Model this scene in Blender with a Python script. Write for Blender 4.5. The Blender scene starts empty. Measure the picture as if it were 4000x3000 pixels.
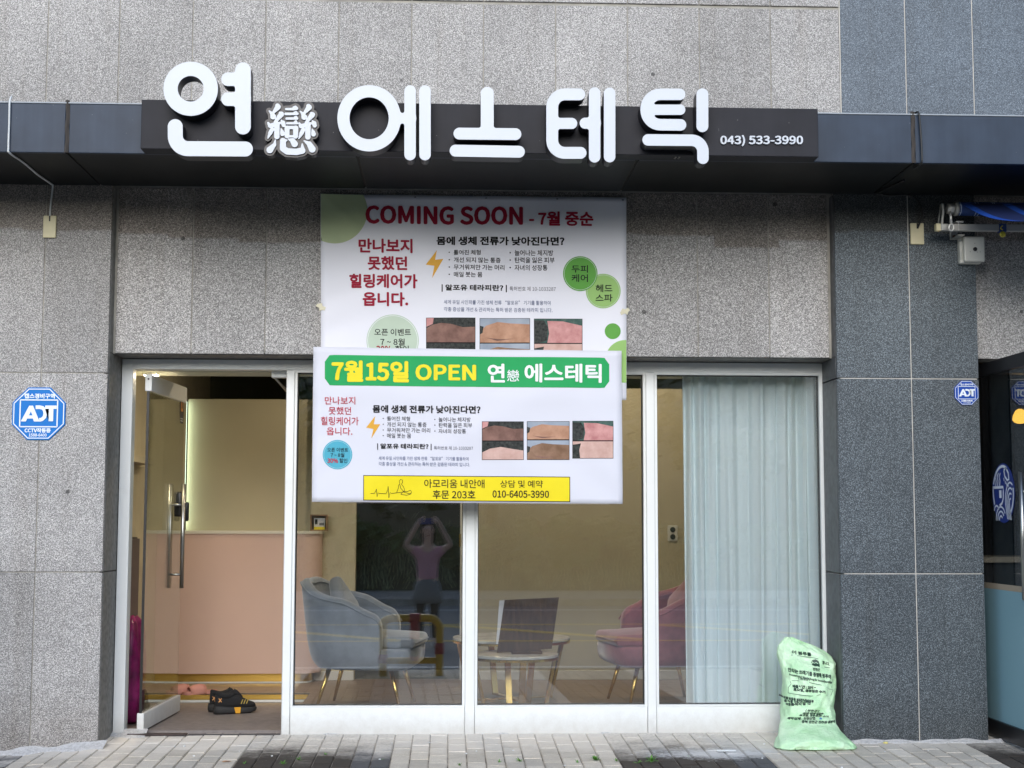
import bpy, bmesh, math, random
import numpy as np
from math import sin, cos, pi, radians, sqrt, atan2, hypot
from mathutils import Vector, Matrix
from mathutils.bvhtree import BVHTree
random.seed(7)
R = random.Random(11)
sc = bpy.context.scene
COL = sc.collection

# ------------------------------------------------------------------ camera
F = 5750.0                                    # focal length in photo pixels (4000 wide)
PITCH, YAW, ROLL = 0.09154, 0.04235, 0.00183
CAM = Vector((0.0, -9.2, 1.304))
ROT = Matrix.Rotation(-YAW, 3, 'Z') @ Matrix.Rotation(pi/2 + PITCH, 3, 'X') @ Matrix.Rotation(ROLL, 3, 'Z')
cd = bpy.data.cameras.new('camera'); cam = bpy.data.objects.new('camera', cd); COL.objects.link(cam)
cam.matrix_world = Matrix.Translation(CAM) @ ROT.to_4x4()
cd.sensor_width = 36.0; cd.lens = 36.0 * F / 4000.0; cd.clip_start = 0.02; cd.clip_end = 600
sc.camera = cam

# ------------------------------------------------------------------ daylight (overcast)
SUN_EL, SUN_AZ = radians(22), radians(186)    # high, behind the photographer
wd = bpy.data.worlds.new('World'); sc.world = wd; wd.use_nodes = True
nt = wd.node_tree; bg = nt.nodes['Background']
sky = nt.nodes.new('ShaderNodeTexSky'); sky.sky_type = 'NISHITA'; sky.sun_disc = False
sky.sun_elevation = SUN_EL; sky.sun_rotation = SUN_AZ
sky.air_density = 1.0; sky.dust_density = 1.0; sky.ozone_density = 2.0
nt.links.new(sky.outputs[0], bg.inputs[0]); bg.inputs[1].default_value = 0.15
sl = bpy.data.lights.new('sun', 'SUN'); sl.energy = 1.3; sl.angle = radians(44); sl.color = (1.0, 0.99, 0.98)
so = bpy.data.objects.new('sun', sl); COL.objects.link(so)
sd = Vector((sin(SUN_AZ)*cos(SUN_EL), cos(SUN_AZ)*cos(SUN_EL), sin(SUN_EL)))
so.rotation_euler = sd.to_track_quat('Z', 'Y').to_euler(); so.location = (0, -6, 12)
vs = sc.view_settings; vs.view_transform = 'Standard'; vs.look = 'None'; vs.gamma = 1; vs.exposure = 0.96
vs.use_white_balance = True; vs.white_balance_temperature = 6500; vs.white_balance_tint = 10
cy = sc.cycles; cy.use_denoising = True; cy.max_bounces = 10; cy.transparent_max_bounces = 16
cy.glossy_bounces = 5; cy.diffuse_bounces = 5; cy.sample_clamp_indirect = 6; cy.caustics_reflective = False; cy.caustics_refractive = False
cy.blur_glossy = 0.5

# ------------------------------------------------------------------ helpers
def at(px, py, Y):
    """world point of photo pixel (px,py) on the real plane y=Y"""
    d = ROT @ Vector(((px-2000)/F, -(py-1500)/F, -1.0))
    return CAM + d * ((Y - CAM.y) / d.y)
def atZ(px, py, z):
    d = ROT @ Vector(((px-2000)/F, -(py-1500)/F, -1.0))
    return CAM + d * ((z - CAM.z) / d.z)
WM = {}
def wm(o): return WM.get(o.name, Matrix.Identity(4))
def tag(o, label=None, cat=None, group=None, kind=None):
    if label: o['label'] = label
    if cat: o['category'] = cat
    if group: o['group'] = group
    if kind: o['kind'] = kind
    return o
def thing(name, label, cat, loc=(0,0,0), rz=0.0, group=None, kind=None):
    o = bpy.data.objects.new(name, None); COL.objects.link(o)
    o.empty_display_size = 0.1
    o.location = loc; o.rotation_euler = (0, 0, rz)
    WM[o.name] = Matrix.Translation(Vector(loc)) @ Matrix.Rotation(rz, 4, 'Z')
    return tag(o, label, cat, group, kind)
def link(name, me, mat=None, parent=None, local=False):
    """link mesh as an object; verts are world coords unless local (then in the parent's frame)"""
    if mat is not None and not len(me.materials): me.materials.append(mat)
    o = bpy.data.objects.new(name, me); COL.objects.link(o)
    if parent is not None:
        o.parent = parent
        if local: WM[o.name] = wm(parent)
        else:
            o.matrix_parent_inverse = wm(parent).inverted(); WM[o.name] = Matrix.Identity(4)
    elif not local and len(me.vertices):
        co = np.empty(len(me.vertices)*3); me.vertices.foreach_get('co', co); co = co.reshape(-1,3)
        c = Vector((float((co[:,0].min()+co[:,0].max())/2), float((co[:,1].min()+co[:,1].max())/2), float(co[:,2].min())))
        me.transform(Matrix.Translation(-c)); o.location = c; WM[o.name] = Matrix.Translation(c)
    return o
def mk(name, v, f, mat=None, parent=None, smooth=False, local=False):
    me = bpy.data.meshes.new(name); me.from_pydata([tuple(p) for p in v], [], f); me.update()
    if smooth: me.shade_smooth()
    return link(name, me, mat, parent, local)
def bmk(name, bm, mat=None, parent=None, smooth=False, local=False):
    me = bpy.data.meshes.new(name); bm.to_mesh(me); bm.free(); me.update()
    if smooth: me.shade_smooth()
    return link(name, me, mat, parent, local)
def bbox(bm, x0, x1, y0, y1, z0, z1, bev=0.0, seg=1, M=None):
    r = bmesh.ops.create_cube(bm, size=1.0)
    vv = r['verts']
    for v in vv:
        v.co = Vector(((x0+x1)/2 + v.co.x*(x1-x0), (y0+y1)/2 + v.co.y*(y1-y0), (z0+z1)/2 + v.co.z*(z1-z0)))
    if bev:
        es = list({e for v in vv for e in v.link_edges})
        r2 = bmesh.ops.bevel(bm, geom=es, offset=bev, segments=seg, affect='EDGES', profile=0.5)
        vv = list({v for v in r2['verts']} | {v for v in vv if v.is_valid})
    if M is not None:
        for v in vv: v.co = M @ v.co
    return vv
def box(name, x0, x1, y0, y1, z0, z1, mat, parent=None, bev=0.0, seg=1, local=False, M=None):
    bm = bmesh.new(); bbox(bm, min(x0,x1), max(x0,x1), min(y0,y1), max(y0,y1), min(z0,z1), max(z0,z1), bev, seg, M)
    return bmk(name, bm, mat, parent, False, local)
def tube_data(pts, r, n=8, cap=True, v0=0):
    """r: number or list"""
    pts = [Vector(p) for p in pts]; V = []; Fc = []
    up = None
    for i, p in enumerate(pts):
        t = (pts[min(i+1, len(pts)-1)] - pts[max(i-1, 0)]).normalized()
        if up is None:
            up = t.orthogonal().normalized()
        else:
            up = (up - t*up.dot(t)); up = up.normalized() if up.length > 1e-6 else t.orthogonal().normalized()
        b = t.cross(up); rr = r[i] if isinstance(r, (list, tuple)) else r
        for k in range(n):
            a = 2*pi*k/n; V.append(p + (up*cos(a) + b*sin(a))*rr)
    for i in range(len(pts)-1):
        for k in range(n):
            a, b2 = i*n+k, i*n+(k+1) % n
            Fc.append((v0+a, v0+b2, v0+b2+n, v0+a+n))
    if cap:
        Fc.append(tuple(v0+k for k in range(n-1, -1, -1))); m = (len(pts)-1)*n
        Fc.append(tuple(v0+m+k for k in range(n)))
    return V, Fc
def tube(name, pts, r, mat, parent=None, n=8, local=False, smooth=True):
    v, f = tube_data(pts, r, n)
    return mk(name, v, f, mat, parent, smooth, local)
def smooth_path(pts, n=8):
    pts = [Vector(p) for p in pts]; out = []
    for i in range(len(pts)-1):
        p0, p1, p2, p3 = pts[max(i-1,0)], pts[i], pts[i+1], pts[min(i+2,len(pts)-1)]
        for k in range(n):
            t = k/n
            out.append(0.5*((2*p1)+(p2-p0)*t+(2*p0-5*p1+4*p2-p3)*t*t+(3*p1-p0-3*p2+p3)*t**3))
    out.append(pts[-1]); return out
def lathe_data(prof, n=32, c=(0,0,0)):
    V = []; Fc = []
    for (r, z) in prof:
        for k in range(n):
            a = 2*pi*k/n; V.append((c[0]+r*cos(a), c[1]+r*sin(a), c[2]+z))
    for i in range(len(prof)-1):
        for k in range(n):
            Fc.append((i*n+k, i*n+(k+1)%n, (i+1)*n+(k+1)%n, (i+1)*n+k))
    Fc.append(tuple(range(n-1,-1,-1))); m=(len(prof)-1)*n; Fc.append(tuple(m+k for k in range(n)))
    return V, Fc
def disc_px(c, rx, ry=None, n=48, a0=0.0):
    ry = ry or rx
    return [(c[0]+rx*cos(a0+2*pi*k/n), c[1]+ry*sin(a0+2*pi*k/n)) for k in range(n)]

# ------------------------------------------------------------------ materials
def mat(name, col, rough=0.6, metal=0.0, spec=0.5, emit=None, estr=0.0, noise=0.0, nscale=8.0, bump=0.0, bscale=60.0, coat=0.0, sheen=0.0):
    m = bpy.data.materials.new(name); m.use_nodes = True
    n = m.node_tree.nodes; l = m.node_tree.links; b = n['Principled BSDF']
    b.inputs['Base Color'].default_value = (*col, 1); b.inputs['Roughness'].default_value = rough
    b.inputs['Metallic'].default_value = metal; b.inputs['Specular IOR Level'].default_value = spec
    if coat: b.inputs['Coat Weight'].default_value = coat
    if sheen: b.inputs['Sheen Weight'].default_value = sheen
    if emit: b.inputs['Emission Color'].default_value = (*emit, 1); b.inputs['Emission Strength'].default_value = estr
    if noise or bump:
        g = n.new('ShaderNodeNewGeometry')
    if noise:
        t = n.new('ShaderNodeTexNoise'); t.inputs['Scale'].default_value = nscale; t.inputs['Detail'].default_value = 6
        l.new(g.outputs['Position'], t.inputs['Vector'])
        mx = n.new('ShaderNodeMix'); mx.data_type = 'RGBA'; mx.blend_type = 'MULTIPLY'
        cr = n.new('ShaderNodeMapRange'); cr.inputs[1].default_value = 0.3; cr.inputs[2].default_value = 0.7
        cr.inputs[3].default_value = 1-noise; cr.inputs[4].default_value = 1+noise
        l.new(t.outputs['Fac'], cr.inputs[0]); mx.inputs[0].default_value = 1.0
        mx.inputs['A'].default_value = (*col, 1); l.new(cr.outputs[0], mx.inputs['B'])
        l.new(mx.outputs['Result'], b.inputs['Base Color'])
    if bump:
        t2 = n.new('ShaderNodeTexNoise'); t2.inputs['Scale'].default_value = bscale; t2.inputs['Detail'].default_value = 4
        l.new(g.outputs['Position'], t2.inputs['Vector'])
        bp = n.new('ShaderNodeBump'); bp.inputs['Strength'].default_value = bump; bp.inputs['Distance'].default_value = 0.004
        l.new(t2.outputs['Fac'], bp.inputs['Height']); l.new(bp.outputs[0], b.inputs['Normal'])
    return m
class NB:
    """little node builder"""
    def __init__(s, name):
        s.m = bpy.data.materials.new(name); s.m.use_nodes = True; s.n = s.m.node_tree.nodes; s.l = s.m.node_tree.links
        s.b = s.n['Principled BSDF']; s.pos = s.n.new('ShaderNodeNewGeometry').outputs['Position']
        s.rnd = s.n.new('ShaderNodeObjectInfo').outputs['Random']
    def set(s, node, i, v):
        if hasattr(v, 'links') or isinstance(v, bpy.types.NodeSocket): s.l.new(v, node.inputs[i])
        else: node.inputs[i].default_value = v
    def noise(s, scale, detail=4, rough=0.5, vec=None, out='Fac'):
        t = s.n.new('ShaderNodeTexNoise'); t.inputs['Scale'].default_value = scale; t.inputs['Detail'].default_value = detail
        t.inputs['Roughness'].default_value = rough; s.l.new(vec or s.pos, t.inputs['Vector']); return t.outputs[out]
    def vor(s, scale, out='Color', vec=None):
        t = s.n.new('ShaderNodeTexVoronoi'); t.inputs['Scale'].default_value = scale; s.l.new(vec or s.pos, t.inputs['Vector']); return t.outputs[out]
    def math(s, op, a, b=0.0, c=0.0, clamp=False):
        t = s.n.new('ShaderNodeMath'); t.operation = op; t.use_clamp = clamp
        for i, v in enumerate((a, b, c)): s.set(t, i, v)
        return t.outputs[0]
    def ramp(s, fac, stops):
        t = s.n.new('ShaderNodeValToRGB'); e = t.color_ramp.elements
        while len(e) < len(stops): e.new(0.5)
        for el, (p, c) in zip(e, stops): el.position = p; el.color = (*c, 1) if len(c) == 3 else c
        s.l.new(fac, t.inputs[0]); return t.outputs[0]
    def mix(s, fac, a, b, mode='MIX'):
        t = s.n.new('ShaderNodeMix'); t.data_type = 'RGBA'; t.blend_type = mode
        s.set(t, 0, fac)
        for k, v in (('A', a), ('B', b)):
            if isinstance(v, tuple): t.inputs[k].default_value = (*v, 1) if len(v) == 3 else v
            else: s.l.new(v, t.inputs[k])
        return t.outputs['Result']
    def mr(s, v, a, b, c, d, smooth=False):
        t = s.n.new('ShaderNodeMapRange'); t.clamp = True
        if smooth: t.interpolation_type = 'SMOOTHSTEP'
        s.l.new(v, t.inputs[0])
        for i, x in enumerate((a, b, c, d)): t.inputs[i+1].default_value = x
        return t.outputs[0]
    def xyz(s, v=None):
        t = s.n.new('ShaderNodeSeparateXYZ'); s.l.new(v or s.pos, t.inputs[0]); return t.outputs
    def bump(s, h, strength=0.3, dist=0.004):
        t = s.n.new('ShaderNodeBump'); t.inputs['Strength'].default_value = strength; t.inputs['Distance'].default_value = dist
        s.l.new(h, t.inputs['Height']); s.l.new(t.outputs[0], s.b.inputs['Normal'])

def granite(name, dark, mid, light, tint=0.12, rough=0.55, dark_band=None):
    b = NB(name)
    n1 = b.noise(165, 3, 0.75); n2 = b.noise(340, 2, 0.8)
    v = b.vor(230); vx = b.n.new('ShaderNodeSeparateColor'); b.l.new(v, vx.inputs[0])
    s = b.math('ADD', b.math('MULTIPLY', n1, 1.1), b.math('MULTIPLY', n2, 0.5))
    s = b.math('ADD', s, b.math('MULTIPLY', vx.outputs[0], 0.34))       # about 0.4 .. 1.5
    c = b.ramp(b.mr(s, 0.54, 1.40, 0, 1), [(0.0, dark), (0.30, tuple((d+m)/2 for d, m in zip(dark, mid))), (0.52, mid), (0.78, light), (1.0, tuple(min(.8, x*1.15) for x in light))])
    # rare big dark inclusions
    v2 = b.vor(3.1, 'Distance'); inc = b.mr(v2, 0.035, 0.05, 1, 0)
    c = b.mix(b.math('MULTIPLY', inc, 0.7), c, tuple(x*0.5 for x in dark))
    # panel to panel tone
    t = b.mr(b.rnd, 0, 1, 1-tint, 1+tint); c = b.mix(1.0, c, t, 'MULTIPLY')
    big = b.mr(b.noise(1.4, 6, 0.6), 0.3, 0.7, 0.82, 1.14); c = b.mix(1.0, c, big, 'MULTIPLY')
    # rain streaks down the slabs, splashed dirt along the pavement
    Q = b.xyz(); sv = b.n.new('ShaderNodeCombineXYZ'); b.l.new(b.math('MULTIPLY', Q[0], 9.0), sv.inputs[0]); b.l.new(b.math('MULTIPLY', Q[2], 0.5), sv.inputs[2])
    c = b.mix(b.mr(b.noise(1.0, 6, 0.6, sv.outputs[0]), 0.52, 0.78, 0, 0.42), c, b.mix(1.0, c, (0.66, 0.61, 0.55), 'MULTIPLY'))
    sd_ = b.mr(b.math('SUBTRACT', Q[2], b.math('MULTIPLY', b.noise(7, 5, 0.7), 0.45)), -0.25, 0.12, 0.55, 0)
    c = b.mix(sd_, c, b.mix(1.0, c, (0.50, 0.45, 0.40), 'MULTIPLY'))
    if dark_band:                                   # dark brown tone painted into the colour under the canopy, with an irregular lower edge
        z0, z1, amt = dark_band
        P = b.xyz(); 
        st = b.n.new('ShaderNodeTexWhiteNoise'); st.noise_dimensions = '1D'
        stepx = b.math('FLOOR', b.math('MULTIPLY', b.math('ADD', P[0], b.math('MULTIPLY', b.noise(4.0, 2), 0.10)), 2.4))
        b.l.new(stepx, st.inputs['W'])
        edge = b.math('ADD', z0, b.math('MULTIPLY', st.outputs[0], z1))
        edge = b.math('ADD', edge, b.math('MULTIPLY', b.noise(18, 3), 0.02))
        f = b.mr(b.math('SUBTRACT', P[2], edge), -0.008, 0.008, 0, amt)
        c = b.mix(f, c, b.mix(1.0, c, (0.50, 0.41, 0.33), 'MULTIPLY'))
    b.l.new(c, b.b.inputs['Base Color']); b.b.inputs['Roughness'].default_value = rough; b.b.inputs['Specular IOR Level'].default_value = 0.22
    b.bump(s, 0.3, 0.002)
    return b.m

M = {}
M['granite'] = granite('grey_granite', (0.035, 0.034, 0.036), (0.290, 0.281, 0.272), (0.64, 0.62, 0.60), 0.10)
M['granite_low'] = granite('grey_granite_under_canopy', (0.035, 0.034, 0.036), (0.290, 0.281, 0.272), (0.64, 0.62, 0.60), 0.11, dark_band=(2.965, 0.09, 0.6))
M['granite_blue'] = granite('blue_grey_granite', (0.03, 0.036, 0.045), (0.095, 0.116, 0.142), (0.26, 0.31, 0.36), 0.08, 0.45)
M['granite_blue_low'] = granite('blue_grey_granite_low', (0.013, 0.016, 0.019), (0.066, 0.079, 0.089), (0.23, 0.265, 0.29), 0.08, 0.45, dark_band=(3.03, 0.03, 0.7))
M['jamb'] = mat('honed_stone', (0.17, 0.165, 0.155), 0.6, noise=0.35, nscale=30)
M['jamb_dark'] = mat('dark_honed_stone', (0.085, 0.09, 0.095), 0.5, noise=0.3, nscale=25)
M['sealant'] = mat('joint_sealant', (0.30, 0.285, 0.25), 0.7, noise=0.25, nscale=9)
M['sealant_pale'] = mat('pale_joint_sealant', (0.50, 0.48, 0.44), 0.7, noise=0.15, nscale=9)
def panel_paint(name, col, streak=0.25, rough=0.38):
    b = NB(name); P = b.xyz()
    cv = b.n.new('ShaderNodeCombineXYZ'); b.l.new(b.math('MULTIPLY', P[0], 14), cv.inputs[0]); b.l.new(b.math('MULTIPLY', P[2], 0.8), cv.inputs[2])
    s = b.mr(b.noise(1.0, 5, 0.6, cv.outputs[0]), 0.35, 0.75, 0, 1); d = b.mr(b.noise(5, 6), 0.3, 0.7, 0.85, 1.15)
    c = b.mix(b.math('MULTIPLY', s, streak), col, tuple(x*1.5+0.015 for x in col)); c = b.mix(1.0, c, d, 'MULTIPLY')
    sp = b.mr(b.vor(16, 'Distance'), 0.03, 0.05, 1, 0); c = b.mix(b.math('MULTIPLY', sp, 0.25), c, (0.4, 0.4, 0.4))
    b.l.new(c, b.b.inputs['Base Color']); b.b.inputs['Roughness'].default_value = rough
    b.bump(b.noise(3, 2), 0.08, 0.02); b.b.inputs['Specular IOR Level'].default_value = 0.14
    return b.m
M['fascia'] = panel_paint('steel_blue_panel', (0.030, 0.043, 0.066), 0.3)
M['soffit'] = panel_paint('black_soffit_panel', (0.013, 0.014, 0.014), 0.2, 0.45)
M['joint_brown'] = mat('brown_joint', (0.05, 0.042, 0.036), 0.8)
M['sign_black'] = panel_paint('charcoal_sign_box', (0.019, 0.0195, 0.025), 0.15, 0.5)
M['letter_white'] = mat('white_acrylic', (0.465, 0.50, 0.55), 0.35)
M['letter_side'] = mat('black_letter_side', (0.012, 0.011, 0.015), 0.4)
b = NB('white_painted_aluminium'); Q = b.xyz()
c = b.mix(b.mr(b.math('SUBTRACT', Q[2], b.math('MULTIPLY', b.noise(16, 5, 0.7), 0.16)), -0.08, 0.05, 0.55, 0), (0.77, 0.79, 0.78), (0.42, 0.39, 0.34))
c = b.mix(b.mr(b.noise(5, 6, 0.7), 0.5, 0.75, 0, 0.22), c, (0.60, 0.59, 0.55)); b.l.new(c, b.b.inputs['Base Color']); b.b.inputs['Roughness'].default_value = 0.38; M['alu'] = b.m
M['gasket'] = mat('black_gasket', (0.012, 0.012, 0.012), 0.6)
M['steel'] = mat('brushed_steel', (0.42, 0.42, 0.40), 0.32, 1.0)
M['brass'] = mat('polished_brass', (0.78, 0.52, 0.16), 0.22, 1.0)
M['brass_dull'] = mat('brass_sheet', (0.55, 0.36, 0.09), 0.35, 1.0)
M['black'] = mat('black_plastic', (0.012, 0.012, 0.013), 0.4)
M['black_matt'] = mat('black_mesh_fabric', (0.010, 0.010, 0.011), 0.9, bump=0.4, bscale=400)
def glass(name, refl=0.13, tint=(0.965, 0.975, 0.97), edge=0.85):
    m = bpy.data.materials.new(name); m.use_nodes = True; n = m.node_tree.nodes; l = m.node_tree.links
    n.remove(n['Principled BSDF'])
    tr = n.new('ShaderNodeBsdfTransparent'); tr.inputs[0].default_value = (*tint, 1)
    gl = n.new('ShaderNodeBsdfGlossy'); gl.inputs['Roughness'].default_value = 0.0; gl.inputs[0].default_value = (0.95, 0.98, 1.0, 1)
    lw = n.new('ShaderNodeLayerWeight'); lw.inputs['Blend'].default_value = 0.5
    pw = n.new('ShaderNodeMath'); pw.operation = 'POWER'; pw.inputs[1].default_value = 4.0; l.new(lw.outputs['Facing'], pw.inputs[0])
    mr = n.new('ShaderNodeMapRange'); mr.inputs[3].default_value = refl; mr.inputs[4].default_value = edge; l.new(pw.outputs[0], mr.inputs[0])
    mx = n.new('ShaderNodeMixShader'); l.new(mr.outputs[0], mx.inputs[0]); l.new(tr.outputs[0], mx.inputs[1]); l.new(gl.outputs[0], mx.inputs[2])
    l.new(mx.outputs[0], n['Material Output'].inputs[0]); return m
M['glass'] = glass('double_glazing', 0.15)
M['glass_door'] = glass('door_glass', 0.05, (0.82, 0.84, 0.80))
M['glass_dark'] = glass('tinted_glass', 0.04, (0.6, 0.64, 0.66))

from mathutils.geometry import tessellate_polygon

# ------------------------------------------------------------------ flat shapes: signed distance outlines and type
def contours(field, x0, y0, h, level=0.0):
    """closed loops of field==level on a regular grid (field[j,i])"""
    f = field - level; ny, nx = f.shape; seg = {}
    def ip(a, b, pa, pb): t = a/(a-b); return (pa[0]+(pb[0]-pa[0])*t, pa[1]+(pb[1]-pa[1])*t)
    ins = f < 0
    act = np.argwhere((ins[:-1,:-1] != ins[1:,1:]) | (ins[:-1,1:] != ins[1:,:-1]) | (ins[:-1,:-1] != ins[:-1,1:]))
    nxt = {}; pt = {}
    for j, i in act:
        c = [(i, j), (i+1, j), (i+1, j+1), (i, j+1)]; v = [f[q[1], q[0]] for q in c]; s = [x < 0 for x in v]
        ed = []
        for k in range(4):
            a, b_ = k, (k+1) % 4
            if s[a] != s[b_]:
                key = tuple(sorted((c[a], c[b_]))); pt[key] = ip(v[a], v[b_], c[a], c[b_]); ed.append((key, s[a]))
        outs = [k for k, q in ed if q]; inn = [k for k, q in ed if not q]
        if len(ed) == 2: nxt[outs[0]] = inn[0]
        elif len(ed) == 4:
            ks = [k for k, _ in ed]; fl = [q for _, q in ed]
            for k in range(4):
                if fl[k]: nxt[ks[k]] = ks[(k+1) % 4] if not fl[(k+1) % 4] else ks[k-1]
    loops = []
    while nxt:
        st = next(iter(nxt)); lp = []; k = st
        while k in nxt: lp.append(k); k = nxt.pop(k)
        if len(lp) > 5: loops.append([(x0+pt[q][0]*h, y0+pt[q][1]*h) for q in lp])
    return loops
def stroke_field(strokes, h, k=0.0, pad=0):
    """strokes: lists of (x,y,halfwidth) polylines, in photo-zoom units; smooth union radius k"""
    P = [p for s in strokes for p in s]; m = max(p[2] for p in P) + pad + 3*h
    x0, y0 = min(p[0] for p in P)-m, min(p[1] for p in P)-m; x1, y1 = max(p[0] for p in P)+m, max(p[1] for p in P)+m
    X, Y = np.meshgrid(np.arange(x0, x1, h), np.arange(y0, y1, h)); Fd = np.full(X.shape, 1e6)
    for s in strokes:
        D = np.full(X.shape, 1e6)
        for a, b_ in zip(s, s[1:] if len(s) > 1 else s):
            dx, dy = b_[0]-a[0], b_[1]-a[1]; L = dx*dx+dy*dy or 1e-9
            t = np.clip(((X-a[0])*dx+(Y-a[1])*dy)/L, 0, 1)
            D = np.minimum(D, np.hypot(X-a[0]-t*dx, Y-a[1]-t*dy) - (a[2]+(b_[2]-a[2])*t))
        if k:
            hh = np.clip(0.5+0.5*(Fd-D)/k, 0, 1); Fd = np.where(np.abs(Fd-D) < k, Fd*(1-hh)+D*hh-k*hh*(1-hh), np.minimum(Fd, D))
        else: Fd = np.minimum(Fd, D)
    return Fd, x0, y0
def extrude_loops(name, loops, to3, depth, m_front, m_side, parent):
    """loops in 2-D units, to3(x,y)->point of the front face; solid reaching back by depth"""
    P3 = [[to3(x, y) for x, y in lp] for lp in loops]
    tri = tessellate_polygon([[Vector((p.x, p.z, 0)) for p in lp] for lp in P3])
    fl = [p for lp in P3 for p in lp]; n = len(fl); V = fl + [p + Vector((0, depth, 0)) for p in fl]; Fc = []; mi = []
    for t in tri:
        A, B, C = (fl[k] for k in t); w = (B.x-A.x)*(C.z-A.z)-(B.z-A.z)*(C.x-A.x)
        t = t if w > 0 else t[::-1]
        Fc.append(tuple(t)); mi.append(0); Fc.append(tuple(n+k for k in t[::-1])); mi.append(1)
    ta = sum(abs((fl[b_].x-fl[a].x)*(fl[c_].z-fl[a].z)-(fl[b_].z-fl[a].z)*(fl[c_].x-fl[a].x)) for a, b_, c_ in tri)
    la = abs(sum(lp[k].x*lp[(k+1) % len(lp)].z-lp[(k+1) % len(lp)].x*lp[k].z for lp in P3 for k in range(len(lp))))
    if abs(ta-la) > 0.02*la: return None
    o = 0
    for lp in P3:
        m_ = len(lp); area = sum(lp[k].x*lp[(k+1) % m_].z-lp[(k+1) % m_].x*lp[k].z for k in range(m_))
        for k in range(m_):
            q = (o+k, o+(k+1) % m_, n+o+(k+1) % m_, n+o+k); Fc.append(q); mi.append(1)
        o += m_
    me = bpy.data.meshes.new(name); me.from_pydata([tuple(p) for p in V], [], Fc); me.materials.append(m_front); me.materials.append(m_side)
    me.polygons.foreach_set('material_index', mi); me.update()
    return link(name, me, None, parent)
_tc = {}
def set_type(strings):
    """outline every line of type once, while the scene is still empty"""
    try: fnt = bpy.data.fonts.load(bpy.utils.system_resource('DATAFILES', path='fonts') + '/Noto Sans CJK Regular.woff2')
    except Exception: fnt = None
    strings = list(dict.fromkeys(strings))
    cu = bpy.data.curves.new('type', 'FONT'); cu.body = '\n'.join(strings); cu.resolution_u = 3; cu.fill_mode = 'FRONT'; cu.space_line = 2.0
    if fnt: cu.font = fnt
    o = bpy.data.objects.new('type', cu); COL.objects.link(o)
    me = bpy.data.meshes.new_from_object(o.evaluated_get(bpy.context.evaluated_depsgraph_get()))
    co = np.array([tuple(v.co) for v in me.vertices]); f = [tuple(p.vertices) for p in me.polygons]
    ys = co[:, 1]
    # one text block, one line per string: lines are two ems apart, so cut between them
    idx = np.sort(ys)[::-1]; gaps = np.where(-np.diff(idx) > 0.6)[0]; cuts = [(idx[k]+idx[k+1])/2 for k in gaps]
    assert len(cuts) == len(strings)-1, (len(cuts), len(strings))
    ln = np.zeros(len(co), int)
    for c_ in cuts: ln += (ys < c_)
    fl = [[] for _ in strings]
    for q in f: fl[ln[q[0]]].append(q)
    for k, s_ in enumerate(strings):
        ids = np.where(ln == k)[0]; mp = {int(v): i for i, v in enumerate(ids)}; c2 = co[ids]
        lo, hi = c2.min(0), c2.max(0); uv = (c2[:, :2]-lo[:2])/np.maximum(hi[:2]-lo[:2], 1e-9)
        _tc[s_] = (uv, [tuple(mp[v] for v in q) for q in fl[k]], (hi-lo)[:2])
    bpy.data.meshes.remove(me); bpy.data.objects.remove(o); bpy.data.curves.remove(cu)
def text(name, body, x0, x1, y0, y1, surf, m, parent, bold=0.0, slope=0.0):
    """type set into the box x0..x1,y0(top)..y1 of a drawing plane; surf(x,y)->world point; bold = spread in ems"""
    uv, f, dim = _tc[body]; sx, sy = (x1-x0)/dim[0], abs(y1-y0)/dim[1]; V = []; Fc = []
    sh = [(0, 0)] if bold <= 0 else [(0, 0)] + [(cos(a*pi/4), sin(a*pi/4)) for a in range(8)]
    n = len(uv); base = []
    for u, v in uv:
        x = x0+(x1-x0)*u; y = y1+(y0-y1)*v + slope*(x-x0); base.append(surf(x, y))
    B = np.array([tuple(p) for p in base]); xc, yc = (x0+x1)/2, (y0+y1)/2; pc = surf(xc, yc)
    eps = abs(x1-x0)*0.01; ex = (surf(xc+eps, yc)-pc)/eps; ey = (surf(xc, yc+eps)-pc)/eps; ex.y = ey.y = 0; bold *= 0.5
    for c_, (ax, ay) in enumerate(sh):
        d = ex*(ax*bold*sx) + ey*(ay*bold*sy)
        V.append(B + np.array((d.x, d.y-0.00006*c_, d.z))); Fc += [tuple(c_*n+k for k in q) for q in f]
    V = np.vstack(V).tolist()
    o = mk(name, V, Fc, m, parent)
    if len(o.data.polygons) and sum(p.normal.y*p.area for p in o.data.polygons) > 0: o.data.flip_normals()
    return o
def shape(name, pts, surf, m, parent, fine=0):
    bm = bmesh.new(); bm.faces.new([bm.verts.new((x, y, 0)) for x, y in pts]); bmesh.ops.triangulate(bm, faces=bm.faces[:])
    for _ in range(7 if fine else 0):
        es = [e for e in bm.edges if e.calc_length() > fine]
        if not es: break
        bmesh.ops.subdivide_edges(bm, edges=es, cuts=1); bmesh.ops.triangulate(bm, faces=bm.faces[:])
    for v in bm.verts: v.co = surf(v.co.x, v.co.y)
    o = bmk(name, bm, m, parent, bool(fine))
    if sum(p.normal.y*p.area for p in o.data.polygons) > 0: o.data.flip_normals()
    return o
def cshape(name, pts, surf, m, parent): return shape(name, pts, surf, m, parent, 45)
def gridpatch(name, x0, x1, y0, y1, nx, ny, surf, m, parent, smooth=True):
    V = [surf(x0+(x1-x0)*i/nx, y0+(y1-y0)*j/ny) for j in range(ny+1) for i in range(nx+1)]
    Fc = [(j*(nx+1)+i, (j+1)*(nx+1)+i, (j+1)*(nx+1)+i+1, j*(nx+1)+i+1) for j in range(ny) for i in range(nx)]
    return mk(name, V, Fc, m, parent, smooth)
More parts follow.
